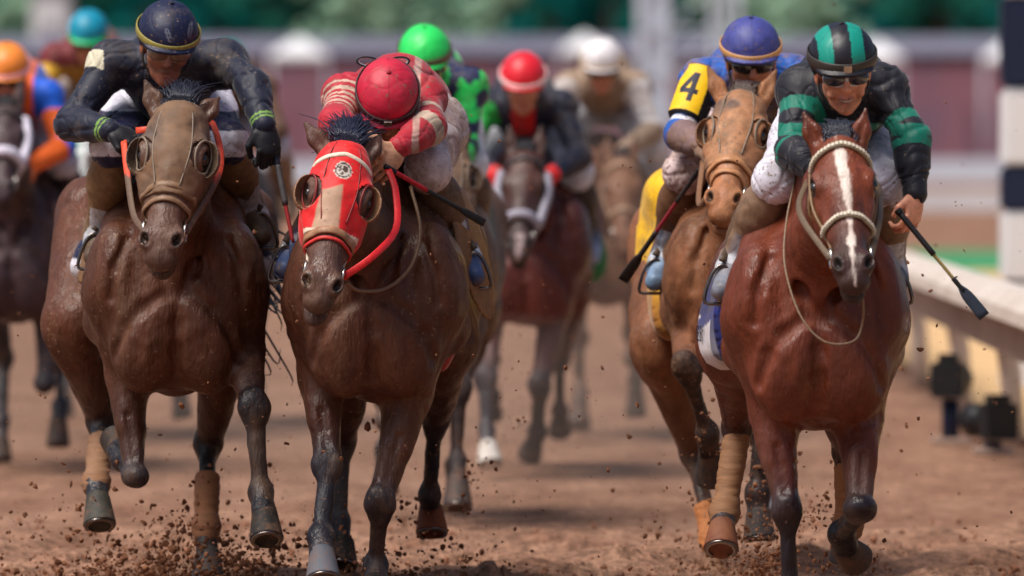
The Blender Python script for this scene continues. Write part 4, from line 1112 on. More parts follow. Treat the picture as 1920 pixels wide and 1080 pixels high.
# trees: tapered trunk, limbs, many leaf clumps
def tree_meshes(seed, H_, W_):
    rnd = np.random.RandomState(seed)
    parts = []
    q = spline([(0, 0, -.1), (rnd.normal(0, .1), .05, H_ * .3), (rnd.normal(0, .25), 0, H_ * .75)], 6)
    parts.append(sweep(q, np.linspace(.28, .08, len(q)), np.linspace(.28, .08, len(q)), round_=True))
    tips = []
    for i in range(14):
        z0 = H_ * rnd.uniform(.15, .65); a = rnd.uniform(0, 6.28); ln = W_ * rnd.uniform(.5, .95) * (1 - .3 * z0 / H_)
        e = V(math.cos(a) * ln, math.sin(a) * ln, z0 + ln * rnd.uniform(.05, .7))
        q = spline([(0, 0, z0), e * .5 + V(0, 0, z0 * .5 + .15), e], 5)
        parts.append(sweep(q, np.linspace(.10, .02, len(q)), np.linspace(.10, .02, len(q)), round_=True, sides=6)); tips.append(e)
    tips += [V(rnd.normal(0, W_ * .35), rnd.normal(0, W_ * .35), H_ * rnd.uniform(.6, 1.0)) for _ in range(12)]
    tips += [V(rnd.normal(0, W_ * .5), rnd.normal(0, W_ * .5), H_ * rnd.uniform(.12, .45)) for _ in range(12)]
    lv, lf = [], []
    for e in tips:
        n = 190; rr = W_ * rnd.uniform(.22, .42)
        d = rnd.normal(size=(n, 3)); d /= np.linalg.norm(d, axis=1)[:, None]
        c = e + d * rr * (rnd.uniform(.3, 1, (n, 1))) * V(1, 1, .75)
        for k in range(n):
            a = nrm(rnd.normal(size=3)); b = nrm(np.cross(a, rnd.normal(size=3))); s = rnd.uniform(.10, .22)
            i0 = len(lv); lv += [c[k] - a * s, c[k] + b * s * .6, c[k] + a * s, c[k] - b * s * .6]; lf.append((i0, i0 + 1, i0 + 2, i0 + 3))
    tv, tf = merge(parts)
    return (tv, tf), (np.array(lv), np.array(lf))
TREES = {}
def tree(x, y, H_, W_, leaf, label, cat='tree'):
    key = (round(H_, 1), round(W_, 1), leaf)
    root = bpy.data.objects.new('tree', None); COL.objects.link(root); root.location = (x, y, 0); root.rotation_euler = (0, 0, random.Random(int(x * 10 + y)).uniform(0, 6))
    if key not in TREES:
        (tv, tf), (lv, lf) = tree_meshes(len(TREES) + 3, H_, W_)
        a = Thing(V(0, 0, 0)); a.root = root
        t_ = quad_mesh_add(a, 'trunk', tv, tf, M['bark']); me = raw_mesh('crown', lv, lf, None, False); c_ = link('crown', me, M[leaf], parent=root)
        TREES[key] = (t_, c_)
    else:
        for o in TREES[key]:
            n = o.copy(); n.parent = root; COL.objects.link(n)
    root['label'] = label; root['category'] = cat; root['group'] = 'trees beyond the barn'
rt = random.Random(5)
for i, px in enumerate(range(-120, 2100, 105)):
    d = 350 + rt.uniform(-14, 18) + (i % 2) * 16
    x = wpos(px, 0, d)[0]
    leaf = 'leafdark' if i % 4 != 2 else 'leafmid'
    tree(x, d, 11.0 if leaf == 'leafdark' else 10.0, 2.9, leaf, 'dark teal green tree in the row beyond the barn' if leaf == 'leafdark' else 'mid green tree in the row beyond the barn')
for px, d, h in ((650, 318, 5.2), (760, 322, 5.6), (880, 320, 5.0), (1450, 318, 6.2), (1530, 323, 5.4), (30, 318, 5.6), (1410, 326, 6)):
    tree(wpos(px, 0, d)[0], d, 6.8, 2.0, 'leafpale', 'pale green small tree in front of the dark row of trees', 'tree')

for i, px in enumerate(range(-420, 2650, 92)):
    d = 405 + rt.uniform(-10, 12); leaf = 'leafdark' if i % 3 else 'leafmid'
    tree(wpos(px, 0, d)[0], d, 11.0 if leaf == 'leafdark' else 10.0, 2.9, leaf, 'dark teal green tree in the row beyond the barn' if leaf == 'leafdark' else 'mid green tree in the row beyond the barn')
# ------------------------------------------------------------------ the four leading horses
def mixc(c, col, w): w = np.clip(w, 0, 1)[:, None]; return c * (1 - w) + np.asarray(col)[None, :] * w
BR1, BR2, BR3, BR4 = S(82, 46, 30), S(82, 47, 32), S(124, 78, 52), S(101, 47, 29)
MUDT = S(106, 79, 60)
def shoe(metal, dark):
    def fn(v, c, q):
        for k in 'LR':
            an, to = q['an' + k], q['to' + k]; ax = nrm(to - an); L_ = np.linalg.norm(to - an)
            d = v - an; x = d @ ax / L_; near = (np.linalg.norm(v - (an + to) / 2, axis=1) < L_ * .5 + .07) & (x > .05)
            w = near * sstep(.05, .3, x); c = mixc(c, np.asarray(metal), w * (.55 + .35 * np.clip(fbm(v, 30, 2), -1, 1)))
            upv = nrm(V(0, 0, 1) - ax * ax[2]); h = (d - np.outer(x * L_, ax)) @ upv
            c = mixc(c, np.asarray(dark), near * (h < -.014)); c = mixc(c, S(190, 192, 200), near * (np.abs(x - .35) < .10) * .75); c = mixc(c, S(40, 36, 40), (np.abs(x + .02) < .05) * (np.linalg.norm(d, axis=1) < .09) * .8)
        return c
    return fn
# ---- 4: bay with white blaze, right front
def blaze(v, c, a, t, n):
    w = np.interp(t, [.06, .10, .16, .25, .33, .42, .50, .56], [.0, .019, .021, .015, .010, .009, .012, .003])
    ctr = np.interp(t, [.05, .2, .35, .5], [-.012, .0, .006, .0])
    e = w + .006 * wob(v, 45, 2) * (w > .003) - np.abs(a - ctr)
    return mixc(c, S(206, 190, 180), sstep(-.003, .003, e) * (n > 0))
H4 = horse(28.5, 1532, 1490, (1572, 268, -.42), (1602, 528, -.80), [(1506, 208, -.40), (1624, 202, -.40)],
    {'FL': [(1450, 755, .12), (1475, 960, .0), (1480, 1110, .03), (1482, 1150, -.04), (1484, 1186, -.09)],
     'FR': [(1612, 780, .12), (1612, 955, -.08), (1578, 1000, .18), (1586, 1028, .26), (1606, 1050, .32)],
     'HL': [(1430, 520, 1.35), (1372, 640, 1.0), (1385, 800, 1.3), (1358, 962, 1.15), (1354, 990, 1.08), (1352, 1030, 1.03)],
     'HR': [(1530, 520, 1.4), (1540, 640, 1.1), (1588, 850, 1.45), (1590, 985, 1.6), (1588, 1020, 1.66), (1586, 1050, 1.68)]},
    BR4, S(30, 24, 30), 'bright bay horse with white face blaze and studded bridle, nearest the rail', face=S(112, 55, 35), muz=S(62, 40, 36),
    mat='coat_clean', headfn=blaze, vox=.007, wraps=[('HL', S(128, 92, 66), .05), ('HR', S(150, 110, 80), .05)], mane_col=S(40, 42, 54),
    hoofcols={'HL': S(120, 72, 50), 'FR': S(84, 68, 60)}, tuft=.07, dz=-.045, width=.95, rump_dz=-.15)
bridle(H4, S(120, 92, 62), w=.009, brow_col=S(150, 138, 118), nose_col=S(150, 138, 118), nose_w=.010, nose_t=.36, studs=True)
v, f = sweep(spline([H4.P(1492, 330, .1), H4.P(1474, 420, -.05), H4.P(1472, 500, -.16), H4.P(1500, 590, -.24), H4.P(1545, 640, -.27), H4.P(1600, 640, -.27), H4.P(1618, 600, -.26), H4.P(1616, 545, -.4), H4.P(1600, 500, -.5)], 8), .0036, .0036, round_=True)
quad_mesh_add(H4.T, 'neck_strap', v, f, M['strap'], S(122, 100, 80))
P = H4.P
def cloth4(v, c, l, b, z):
    c = np.tile(S(26, 32, 88), (len(v), 1))
    c = mixc(c, S(206, 200, 206), ((z < 1.04) & (b > .62) | (b > .965)) * 1.0)
    c = mixc(c, S(30, 38, 110), (np.abs(z - 1.05 + .12 * (b - .6)) < .018) * 1.0)
    q = np.sqrt(((b - .52) / .05) ** 2 + ((z - 1.13) / .05) ** 2); return mixc(c, S(206, 206, 214), (np.abs(q - .8) < .22) * 1.0)
c4 = saddle_cloth(H4, cloth4, .42, 1.0, .93, .020, .008, mat='cloth', flare=.03, rear=.042)
cloth_text(H4, c4, 'DERBY', -1, .985, .955, .075, S(26, 26, 50), .020, .03, .93, .042, .42, 1.0)
cloth_text(H4, c4, 'DERBY', 1, .62, .955, .075, S(26, 26, 50), .020, .03, .93, .042, .42, 1.0)
s4 = saddle(H4, S(92, 70, 50), b=.42, z=1.20, l=.30)
J4 = rider(28.5, (1580, 129, -.05), math.radians(19), dict(
        chest=(1578, 190, .30), pelvis=(1575, 165, .80), shL=(1505, 172, .24), shR=(1655, 168, .24), elL=(1486, 285, .06), wrL=(1528, 318, -.10),
        elR=(1708, 255, .12), wrR=(1716, 366, .03), hipL=(1535, 215, .72), hipR=(1615, 215, .72), knL=(1458, 338, .16), knR=(1664, 345, .18),
        anL=(1378, 490, .34), anR=(1668, 500, .36), toL=(1354, 545, .22), toR=(1678, 545, .26)),
    dict(skin=S(205, 140, 112), jacket=S(24, 24, 34), pants=S(205, 202, 215), boot=S(122, 96, 76), helmet=S(26, 24, 34), glove=S(20, 20, 24), hand=S(215, 150, 122), toe=S(92, 92, 98), bootfn=shoe(S(128, 134, 150), S(34, 34, 44))),
    'smiling rider in black and green silks with a green striped black cap', yaw=.10, roll=-.06, vox=.0045, smile=True, goggles='mirror', face_mud=S(140, 92, 70), strap=S(52, 46, 42), gog_up=True, pantmat='cloth', clothmat='cloth_clean',
    helmmat='helmet_clean', helmfn=lambda v, c, a, b, z: mixc(c, S(16, 138, 122), ((np.abs(np.abs(a + .012) - .050) < .022) & (z > .035)) * 1.0),
    sleevefn=lambda v, c, s, x, on: mixc(c, S(12, 108, 90), on * ((np.abs(x - .74) < .11) | (np.abs(x - 1.18) < .07) if s == 'R' else (np.abs(x - .38) < .10) | (np.abs(x - .78) < .075) | (np.abs(x - 1.08) < .06))),
    torsofn=lambda v, c, d: mixc(c, S(14, 110, 92), (np.abs(d[:, 2] + .09) < .02) * (d[:, 1] < -.05)),
    hands={'R': dict(d=V(-.12, -.25, -1), pn=V(-.6, .6, .1), side=V(-.75, -.7, .1), curl=1.0), 'L': dict(d=V(.8, -.6, -.2), pn=V(.3, .3, -.9), side=V(.3, -.9, .3), curl=1.3)}, glove=['L'])
reins(H4, [J4.P(1500, 400, -.45), J4.P(1512, 345, -.2), J4.P(1535, 322, -.14)], [J4.P(1650, 400, -.5), J4.P(1640, 340, -.15), J4.P(1560, 322, -.12)], S(96, 78, 60))
stirrup(H4, s4, J4.q['toL'] + V(0, .03, -.0), P(1400, 380, .5)); stirrup(H4, s4, J4.q['toR'] + V(0, .03, 0), P(1640, 380, .5))
crop('riding_crop', (P(1682, 393, -.06), P(1846, 594, -.10)), 'black and gold riding crop held low by the smiling rider in black and green',
     [(0, .035, .0125, S(20, 20, 24), 'grip_cap'), (.03, .42, .0095, S(34, 32, 36), 'shaft'), (.40, .66, .0058, S(150, 132, 80), 'gold_shaft'), (.64, .76, .008, S(26, 26, 30), 'collar')], (.72, 1.0, S(40, 48, 62), 1.0))

# ---- 1: dark brown horse in a mud coated hood, left front
H1 = horse(30.8, 330, 308, (338, 208, -.40), (299, 484, -.72), [(272, 150, -.36), (412, 182, -.36)],
    {'FL': [(240, 700, .12), (253, 892, -.03), (234, 862, .24), (222, 846, .33), (218, 822, .39)],
     'FR': [(452, 650, .10), (475, 765, -.22), (490, 922, -.26), (496, 962, -.33), (500, 1012, -.39)],
     'HL': [(172, 420, 1.35), (142, 610, 1.0), (192, 790, 1.15), (180, 905, .88), (184, 938, .80), (187, 985, .75)],
     'HR': [(452, 430, 1.4), (432, 640, 1.05), (390, 830, 1.25), (387, 990, 1.02), (390, 1040, .96), (390, 1086, .92)]},
    BR1, S(30, 27, 33), 'dark brown horse whose hood is caked in tan mud, ridden by the navy rider', face=S(96, 68, 54), muz=S(92, 66, 56),
    mat='coat', vox=.007, wraps=[('HL', S(134, 100, 76), .30), ('HR', S(140, 96, 70), .40)], mane_col=S(30, 32, 46), hoofcols={'HL': S(72, 70, 64), 'HR': S(74, 74, 78), 'FR': S(48, 44, 42), 'FL': S(60, 50, 44)}, tuft=.12, width=1.04, yaw=.05, headscale=1.10,
    tail=(512, 585, 1.2), dz=-.01)
def hood1(v, a, t, n):
    c = np.tile(MUDT * .95, (len(v), 1)); w = sstep(-.2, .7, fbm(v * V(1, 1, .6), 11, 3)); c = mixc(c, S(78, 64, 58), w * .75); c = mixc(c, S(134, 105, 82), sstep(.1, .9, fbm(v, 24, 8)) * .5)
    return mixc(c, S(108, 84, 66), (np.abs(t - .03) < .012) * .8)
hood(H1, hood1, t1=.37, cup_col=S(96, 78, 64), inflate=.011, mat='cloth_mud')
bridle(H1, S(128, 98, 74), w=.012, brow=False, nose_t=.34, double=True, nose_w=.012)
P = H1.P
s1 = saddle(H1, S(120, 88, 58), b=.46, z=1.22, l=.31)
saddle_cloth(H1, lambda v, c, l, b, z: mixc(np.tile(S(206, 204, 214), (len(v), 1)), S(26, 32, 64), (np.mod(z + .25 * b, .16) < .075) * 1.0), .46, .95, 1.12, .03, .010, flare=.04)
def helm1(v, c, a, b, z):
    for sx, sz, tl in ((-.012, .078, .45), (.064, .090, -.05)):
        x = a - sx; y = z - sz; xr = x * math.cos(tl) + y * math.sin(tl); yr = -x * math.sin(tl) + y * math.cos(tl)
        q = np.sqrt((xr / .0085) ** 2 + (yr / .024) ** 2); c = mixc(c, S(104, 108, 122), (q < 1) * (np.abs(xr) > .0015) * (b > 0) * .8)
    return mixc(c, S(12, 12, 24), (np.abs(a) < .0018) * .8)
J1 = rider(30.8, (313, 82, -.04), math.radians(24), dict(
        chest=(318, 150, .30), pelvis=(312, 130, .82), shL=(208, 122, .22), shR=(420, 120, .22), elL=(134, 232, .10), wrL=(208, 246, -.10),
        elR=(472, 158, .02), wrR=(496, 238, -.12), hipL=(268, 170, .70), hipR=(362, 170, .70), knL=(212, 275, .14), knR=(424, 268, .18),
        anL=(188, 440, .34), anR=(472, 395, .42), toL=(176, 482, .22), toR=(490, 442, .30)),
    dict(skin=S(150, 98, 76), jacket=S(25, 29, 48), pants=S(214, 212, 226), boot=S(118, 90, 62), helmet=S(20, 26, 58), glove=S(18, 18, 26), toe=S(70, 56, 46), bootfn=shoe(S(96, 78, 62), S(34, 28, 26))),
    'rider in muddy navy silks and a navy cap with a green band, crop arm hanging', yaw=.12, roll=.08, vox=.006, band=S(140, 128, 62), goggles='clear', glove=['L', 'R'], face_mud=S(96, 70, 54),
    sleevefn=lambda v, c, s, x, on: mixc(mixc(c, S(112, 150, 66), on * ((np.abs(x - 1.85) < .022) | (np.abs(x - 1.93) < .02))), S(206, 200, 176), on * (s == 'L') * (np.abs(x - .12) < .12) * (v[:, 0] < P(190, 0)[0])),
    legfn=lambda v, c, q: mixc(c, S(26, 30, 66), (np.mod(v[:, 2] * 1.0, .16) < .07) * 1.0), helmfn=helm1,
    hands={'L': dict(d=V(1, -.2, -.35), pn=V(.1, .5, -.8), side=V(.2, -.8, .5), curl=1.35), 'R': dict(d=V(.20, -.35, -1), pn=V(-.25, .8, -.3), side=V(-.9, -.3, 0), curl=1.15, sc=1.12)})

reins(H1, [P(250, 400, -.5), P(238, 320, -.3), P(232, 265, -.16)], [P(412, 320, -.42), P(400, 235, -.30), P(380, 232, -.22), P(255, 245, -.18)], S(214, 74, 46), w=.011, low=S(96, 74, 58), zsplit=P(0, 330, -.4)[2])
stirrup(H1, s1, J1.q['toL'] + V(0, .03, -.0), P(235, 360, .5)); stirrup(H1, s1, J1.q['toR'] + V(0, .03, 0), P(425, 340, .5))
crop('riding_crop', (P(516, 286, -.13), P(562, 520, -.24)), 'riding crop with a red shaft and dark blue flap hanging from the black gloved hand',
     [(0, .10, .011, S(28, 32, 50), 'grip_cap'), (.09, .42, .0105, S(74, 70, 72), 'shaft'), (.40, .72, .007, S(150, 36, 40), 'red_shaft')], (.70, 1.0, S(34, 48, 82), 1.1))

# ---- 2: dark horse in the bright red hood
H2 = horse(30.5, 702, 742, (650, 280, -.40), (597, 566, -.74), [(570, 228, -.36), (716, 250, -.34)],
    {'FL': [(604, 700, .12), (614, 872, -.05), (603, 1006, -.18), (604, 1040, -.26), (606, 1086, -.31)],
     'FR': [(765, 735, .12), (712, 945, .0), (704, 1060, .10), (704, 1096, .03), (704, 1122, -.03)],
     'HL': [(705, 470, 1.4), (665, 650, 1.1), (640, 825, 1.4), (638, 980, 1.3), (642, 1020, 1.25), (640, 1062, 1.2)],
     'HR': [(840, 470, 1.4), (838, 640, 1.1), (815, 790, 1.38), (806, 928, 1.52), (808, 956, 1.58), (810, 1000, 1.54)]},
    BR2, S(32, 30, 38), 'dark brown horse in a bright red hood with red reins and open mouth', face=S(88, 58, 48), muz=S(86, 60, 52),
    mat='coat', vox=.007, mane_col=S(26, 30, 52), hoofcols={'FL': S(92, 98, 108), 'FR': S(50, 46, 46), 'HL': S(44, 40, 40), 'HR': S(126, 66, 40)}, tuft=.15, mouth_open=1.0, roll=-.10, yaw=-.10, dz=-.02, width=1.03, tail=(700, 560, 1.9))
def hood2(v, a, t, n):
    c = np.tile(S(214, 32, 34), (len(v), 1))
    tan = sstep(0, .008, .036 + .08 * np.maximum(0, t - .20) - np.abs(a + .024)) * sstep(.19, .20, t + .02 * np.sin(a * 30))
    c = mixc(c, S(176, 142, 118), tan)
    for s in (-1, 1):
        q = np.sqrt(((t - .207) / .062) ** 2 + ((n - .022) / .044) ** 2); c = mixc(c, S(150, 112, 88), (q < 1.0) * (a * s > .04))
    q = np.sqrt((a / .030) ** 2 + ((t - .135) / .034) ** 2)
    c = mixc(c, S(196, 186, 176), (q < 1) * (n > 0)); c = mixc(c, S(70, 48, 44), ((q < .86) & (q > .72) | ((q < .6) & (wob(v, 150, 1) > .1))) * (n > 0) * 1.0)
    return mixc(c, S(220, 200, 180), (np.abs(t - .345 - .02 * np.cos(a * 20)) < .008) * 1.0)
hood(H2, hood2, t1=.35, cup_col=S(142, 104, 78), inflate=.010, mat='cloth_clean', eye_r=(.036, .056), base=S(120, 30, 30))
bridle(H2, S(206, 190, 168), w=.008, nose_t=.355, brow_col=S(222, 206, 186), nose_col=S(150, 108, 80), nose_w=.014, double=False)
for off in (.385,):
    head_strap(H2, 'noseband', [(off + .03 * (1 - math.cos(a)) / 2, a) for a in np.linspace(0, 2 * math.pi, 24, endpoint=False)], .006, .004, S(196, 46, 44), True)
P = H2.P
cord = sweep(spline([P(770, 350, -.0), P(788, 430, -.1), P(770, 500, -.2), P(725, 540, -.28), P(675, 545, -.45), P(648, 530, -.6)], 8), .006, .006, round_=True)
quad_mesh_add(H2.T, 'neck_strap', cord[0], cord[1], M['strap'], S(118, 90, 66))
s2 = saddle(H2, S(128, 88, 52), b=.40, z=1.20, l=.31, big=(1,))
saddle_cloth(H2, lambda v, c, l, b, z: mixc(np.tile(S(90, 60, 52), (len(v), 1)), S(170, 40, 42), ((z < .86)) * 1.0), .45, 1.05, .80, .012, .010, flare=.02)
J2 = rider(30.5, (726, 192, .02), math.radians(50), dict(
        chest=(728, 190, .34), pelvis=(765, 200, .86), shL=(650, 182, .20), shR=(790, 185, .20), elL=(628, 232, -.02), wrL=(668, 252, -.22),
        elR=(806, 240, -.02), wrR=(748, 276, -.20), hipL=(722, 240, .74), hipR=(808, 240, .74), knL=(640, 335, .18), knR=(802, 318, .16),
        anL=(562, 455, .36), anR=(868, 468, .40), toL=(534, 505, .24), toR=(890, 518, .26)),
    dict(skin=S(196, 134, 108), jacket=S(172, 34, 50), pants=S(206, 192, 192), boot=S(96, 72, 56), helmet=S(188, 32, 58), hand=S(196, 146, 116), toe=S(54, 66, 96), bootfn=shoe(S(60, 84, 132), S(96, 34, 38))),
    'rider in red silks bowed so low that only the red cap shows', yaw=.02, roll=.02, vox=.006, goggles='dark', strap=S(60, 40, 40), gog_up=True, peak=True, clothmat='cloth', pantmat='cloth_mud',
    sleevefn=lambda v, c, s, x, on: mixc(c, S(192, 168, 150), on * (((x > .15) & (x < .80) & (np.mod(x, .13) < .065)) if s == 'L' else ((np.abs(x - .66) < .05) | (np.abs(x - 1.16) < .12)))),
    torsofn=lambda v, c, d: mixc(c, S(190, 160, 146), (np.abs(d[:, 0] - .10) < .012) * .8),
    hands={'R': dict(d=V(-.45, -.35, -.62), pn=V(-.5, .75, -.2), side=V(-.75, -.45, .4), curl=.75, sc=1.1), 'L': dict(d=V(.7, -.4, -.3), pn=V(.3, .4, -.9), side=V(.2, -.9, .4), curl=1.1)},
    legfn=lambda v, c, q: mixc(c, S(150, 108, 96), sstep(-.1, .5, fbm(v, 11, 2)) * .6))
reins(H2, None, [P(700, 480, -.62), P(742, 430, -.45), P(742, 360, -.32), P(728, 318, -.26)], S(206, 30, 34), w=.012)
stirrup(H2, s2, J2.q['toL'] + V(0, .03, 0), P(620, 380, .5)); stirrup(H2, s2, J2.q['toR'] + V(0, .03, 0), P(840, 380, .5))
crop('riding_crop', (P(722, 312, -.26), P(908, 418, -.02)), 'red and black riding crop pointing back from the bowed red rider',
     [(0, .10, .010, S(26, 26, 30), 'grip_cap'), (.09, .42, .0085, S(170, 30, 42), 'shaft'), (.40, .76, .008, S(36, 34, 36), 'black_shaft')], (.74, 1.0, S(34, 32, 34), .7))
# goggles pushed up over the cap: two clear lenses standing behind it
g = Thing(P(722, 120, -.02)); pr = []
for px, rot in ((690, -.35), (748, .5)):
    n_ = 20; c0 = P(px, 116, .06)
    pth = np.array([c0 + V(.040 * math.cos(a) * math.cos(rot) - .017 * math.sin(a) * math.sin(rot) * .3, .012 * math.cos(a), .016 * math.sin(a) + .010 * math.cos(a) * (1 if px > 700 else -1) * .4) for a in np.linspace(0, 2 * math.pi, n_, endpoint=False)])
    vv, ff = sweep(pth, .0035, .0035, np.tile(V(0, -1, 0), (n_, 1)), True, round_=True, sides=6)
    o_ = quad_mesh_add(J2.T, 'spare_goggles', vv, ff, M['rubber'], S(24, 24, 26))
    vv, ff = sweep(pth * .85 + c0 * .15, .0022, .0022, np.tile(V(0, -1, 0), (n_, 1)), True, round_=True, sides=6)
    quad_mesh_add(J2.T, 'lens_rim', vv, ff, M['rubber'], S(200, 200, 205), o_)

# ---- 3: the mud coated horse with blinker cups, ridden by number 4
H3 = horse(32.0, 1408, 1342, (1392, 186, -.40), (1354, 402, -.82), [(1326, 122, -.34), (1456, 130, -.34)],
    {'FL': [(1302, 640, .10), (1288, 690, -.27), (1326, 810, -.12), (1332, 850, -.04), (1334, 900, .02)],
     'FR': [(1442, 650, .12), (1430, 790, -.20), (1420, 925, -.24), (1422, 965, -.26), (1424, 1010, -.28)],
     'HL': [(1250, 470, 1.4), (1238, 650, 1.0), (1302, 850, 1.2), (1336, 1010, .98), (1340, 1046, .92), (1342, 1088, .88)],
     'HR': [(1400, 470, 1.4), (1420, 640, 1.1), (1428, 820, 1.5), (1436, 900, 1.7), (1440, 930, 1.75), (1442, 965, 1.72)]},
    BR3, S(52, 40, 38), 'tan mud coated horse in a muddy blinker hood, carrying the number 4 rider', face=S(160, 108, 74), muz=S(152, 100, 68),
    mat='coat_mud', vox=.007, wraps=[('HL', S(184, 118, 72), .62)], mane_col=S(70, 52, 44), hoofcols={'HR': S(196, 196, 204), 'HL': S(150, 110, 84)}, tuft=.05, roll=.03, yaw=.03)
def hood3(v, a, t, n):
    c = np.tile(S(156, 108, 76), (len(v), 1)); w = sstep(.1, .9, fbm(v, 12, 6)); c = mixc(c, S(84, 70, 66), w * .9); c = mixc(c, S(196, 146, 106), sstep(.15, .8, fbm(v * V(1, 1, .5), 22, 12)) * .55)
    q = np.sqrt(((a + .018) / .03) ** 2 + ((t - .11) / .028) ** 2); c = mixc(c, S(70, 62, 60), sstep(1.2, .6, q) * .7)
    return mixc(c, S(178, 128, 92), sstep(.2, .9, wob(v, 22, 8)) * .6)
hood(H3, hood3, t1=.37, cup_col=S(132, 92, 64), inflate=.011, mat='cloth_mud')
bridle(H3, S(176, 124, 84), w=.012, brow=False, nose_t=.37, double=True, nose_w=.013)
P = H3.P
def cloth3(v, c, l, b, z):
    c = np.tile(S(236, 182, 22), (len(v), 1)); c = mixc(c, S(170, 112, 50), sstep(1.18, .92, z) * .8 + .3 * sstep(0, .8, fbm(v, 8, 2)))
    q = (np.abs(b - .80) < .09) & (np.abs(z - 1.2) < .14); s_ = (np.abs(b - .80 + .045) < .022) & (z > 1.18) | (np.abs(z - 1.17) < .022) | (np.abs(b - .80 - .03) < .022)
    return mixc(c, S(24, 24, 38), (q & s_) * 1.0)
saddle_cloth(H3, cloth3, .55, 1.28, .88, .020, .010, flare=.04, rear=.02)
s3 = saddle(H3, S(110, 78, 52), b=.40, z=1.10, l=.31)
J3 = rider(32.0, (1408, 109, .0), math.radians(18), dict(
        chest=(1405, 165, .30), pelvis=(1398, 150, .82), shL=(1318, 152, .20), shR=(1488, 146, .24), elL=(1276, 252, .06), wrL=(1318, 278, -.14),
        elR=(1524, 240, .1), wrR=(1470, 285, -.08), hipL=(1352, 200, .70), hipR=(1445, 200, .70), knL=(1284, 325, .16), knR=(1502, 330, .18),
        anL=(1248, 478, .36), anR=(1530, 480, .36), toL=(1228, 528, .24), toR=(1546, 530, .24)),
    dict(skin=S(176, 112, 84), jacket=S(34, 86, 168), pants=S(214, 190, 190), boot=S(104, 70, 48), helmet=S(66, 70, 138), glove=S(120, 92, 72), toe=S(90, 104, 124), bootfn=shoe(S(110, 140, 172), S(40, 36, 40))),
    'rider in blue silks with yellow number 4 armband and violet cap', yaw=.05, roll=-.02, vox=.006, goggles='dark', band=S(196, 146, 96), glove=['L', 'R'], clothmat='cloth_mud', pantmat='cloth_mud', face_mud=S(120, 84, 62),
    torsofn=lambda v, c, d: mixc(c, S(120, 92, 76), (d[:, 1] < -.03) * (np.abs(d[:, 0]) < .17) * sstep(-.4, .4, fbm(v, 12, 3)) * (d[:, 2] < .05)),
    sleevefn=lambda v, c, s, x, on: mixc(mixc(c, S(214, 214, 226), on * (np.abs(x - .86) < .05)), S(128, 98, 78), on * (x > 1.12) * .85))
# the armband: a curved yellow patch with the number on it
aS, aE = J3.q['shL'], J3.q['elL']; axd = nrm(aE - aS)
fr = nrm(V(-.35, -1, .15)); fr = nrm(fr - axd * (fr @ axd)); sd2 = np.cross(axd, fr); sd2 = sd2 if sd2[0] > 0 else -sd2
def armfn(v, c):
    d = v - (aS + axd * .095); x = d @ sd2; y = -(d @ axd); f_ = d @ fr
    c = np.tile(S(240, 190, 20), (len(v), 1))
    c = mixc(c, S(24, 22, 26), ((np.abs(y) > .098) | (np.abs(x) > .056)) * 1.0)
    k = (np.abs(x - .010) < .010) & (np.abs(y) < .062)                       # stem of the 4
    k |= (np.abs(y + .018) < .010) & (x > -.036) & (x < .032)                # bar
    k |= (np.abs((x + .013) - (y - .020) * .55) < .012) & (y > -.012) & (y < .062) & (x < .018)   # slope
    return mixc(c, S(24, 24, 48), (k & (f_ > 0)) * 1.0)
def armclip(X, Y, Z):
    o = aS + axd * .095
    y = -((X - o[0]) * axd[0] + (Y - o[1]) * axd[1] + (Z - o[2]) * axd[2]); f_ = (X - o[0]) * fr[0] + (Y - o[1]) * fr[1] + (Z - o[2]) * fr[2]
    x = (X - o[0]) * sd2[0] + (Y - o[1]) * sd2[1] + (Z - o[2]) * sd2[2]
    return np.maximum(np.maximum(np.abs(y) - .103, -f_ - .03), np.abs(x) - .060 + .022 * np.clip((y - .03) / .05, 0, 1))
arm_pr = [RC(aS - axd * .06, aE + axd * .02, .098, .070, S(240, 190, 20))]
J3.T.sdf('number_armband', arm_pr, .003, M['cloth_clean'], clip=armclip, colfn=armfn)
reins(H3, [P(1310, 380, -.5), P(1318, 300, -.2)], [P(1440, 330, -.45), P(1465, 290, -.12)], S(120, 84, 58))
stirrup(H3, s3, J3.q['toL'] + V(0, .03, 0), P(1290, 380, .5)); stirrup(H3, s3, J3.q['toR'] + V(0, .03, 0), P(1500, 380, .5))
crop('riding_crop', (P(1312, 316, -.12), P(1168, 526, .12)), 'muddy riding crop with a red middle hanging back beside the yellow saddle cloth',
     [(0, .10, .010, S(36, 28, 28), 'grip_cap'), (.09, .30, .0085, S(44, 34, 34), 'black_shaft'), (.28, .58, .0075, S(132, 30, 42), 'shaft'), (.56, .80, .010, S(40, 32, 32), 'collar')], (.76, 1.0, S(44, 34, 32), 1.0))
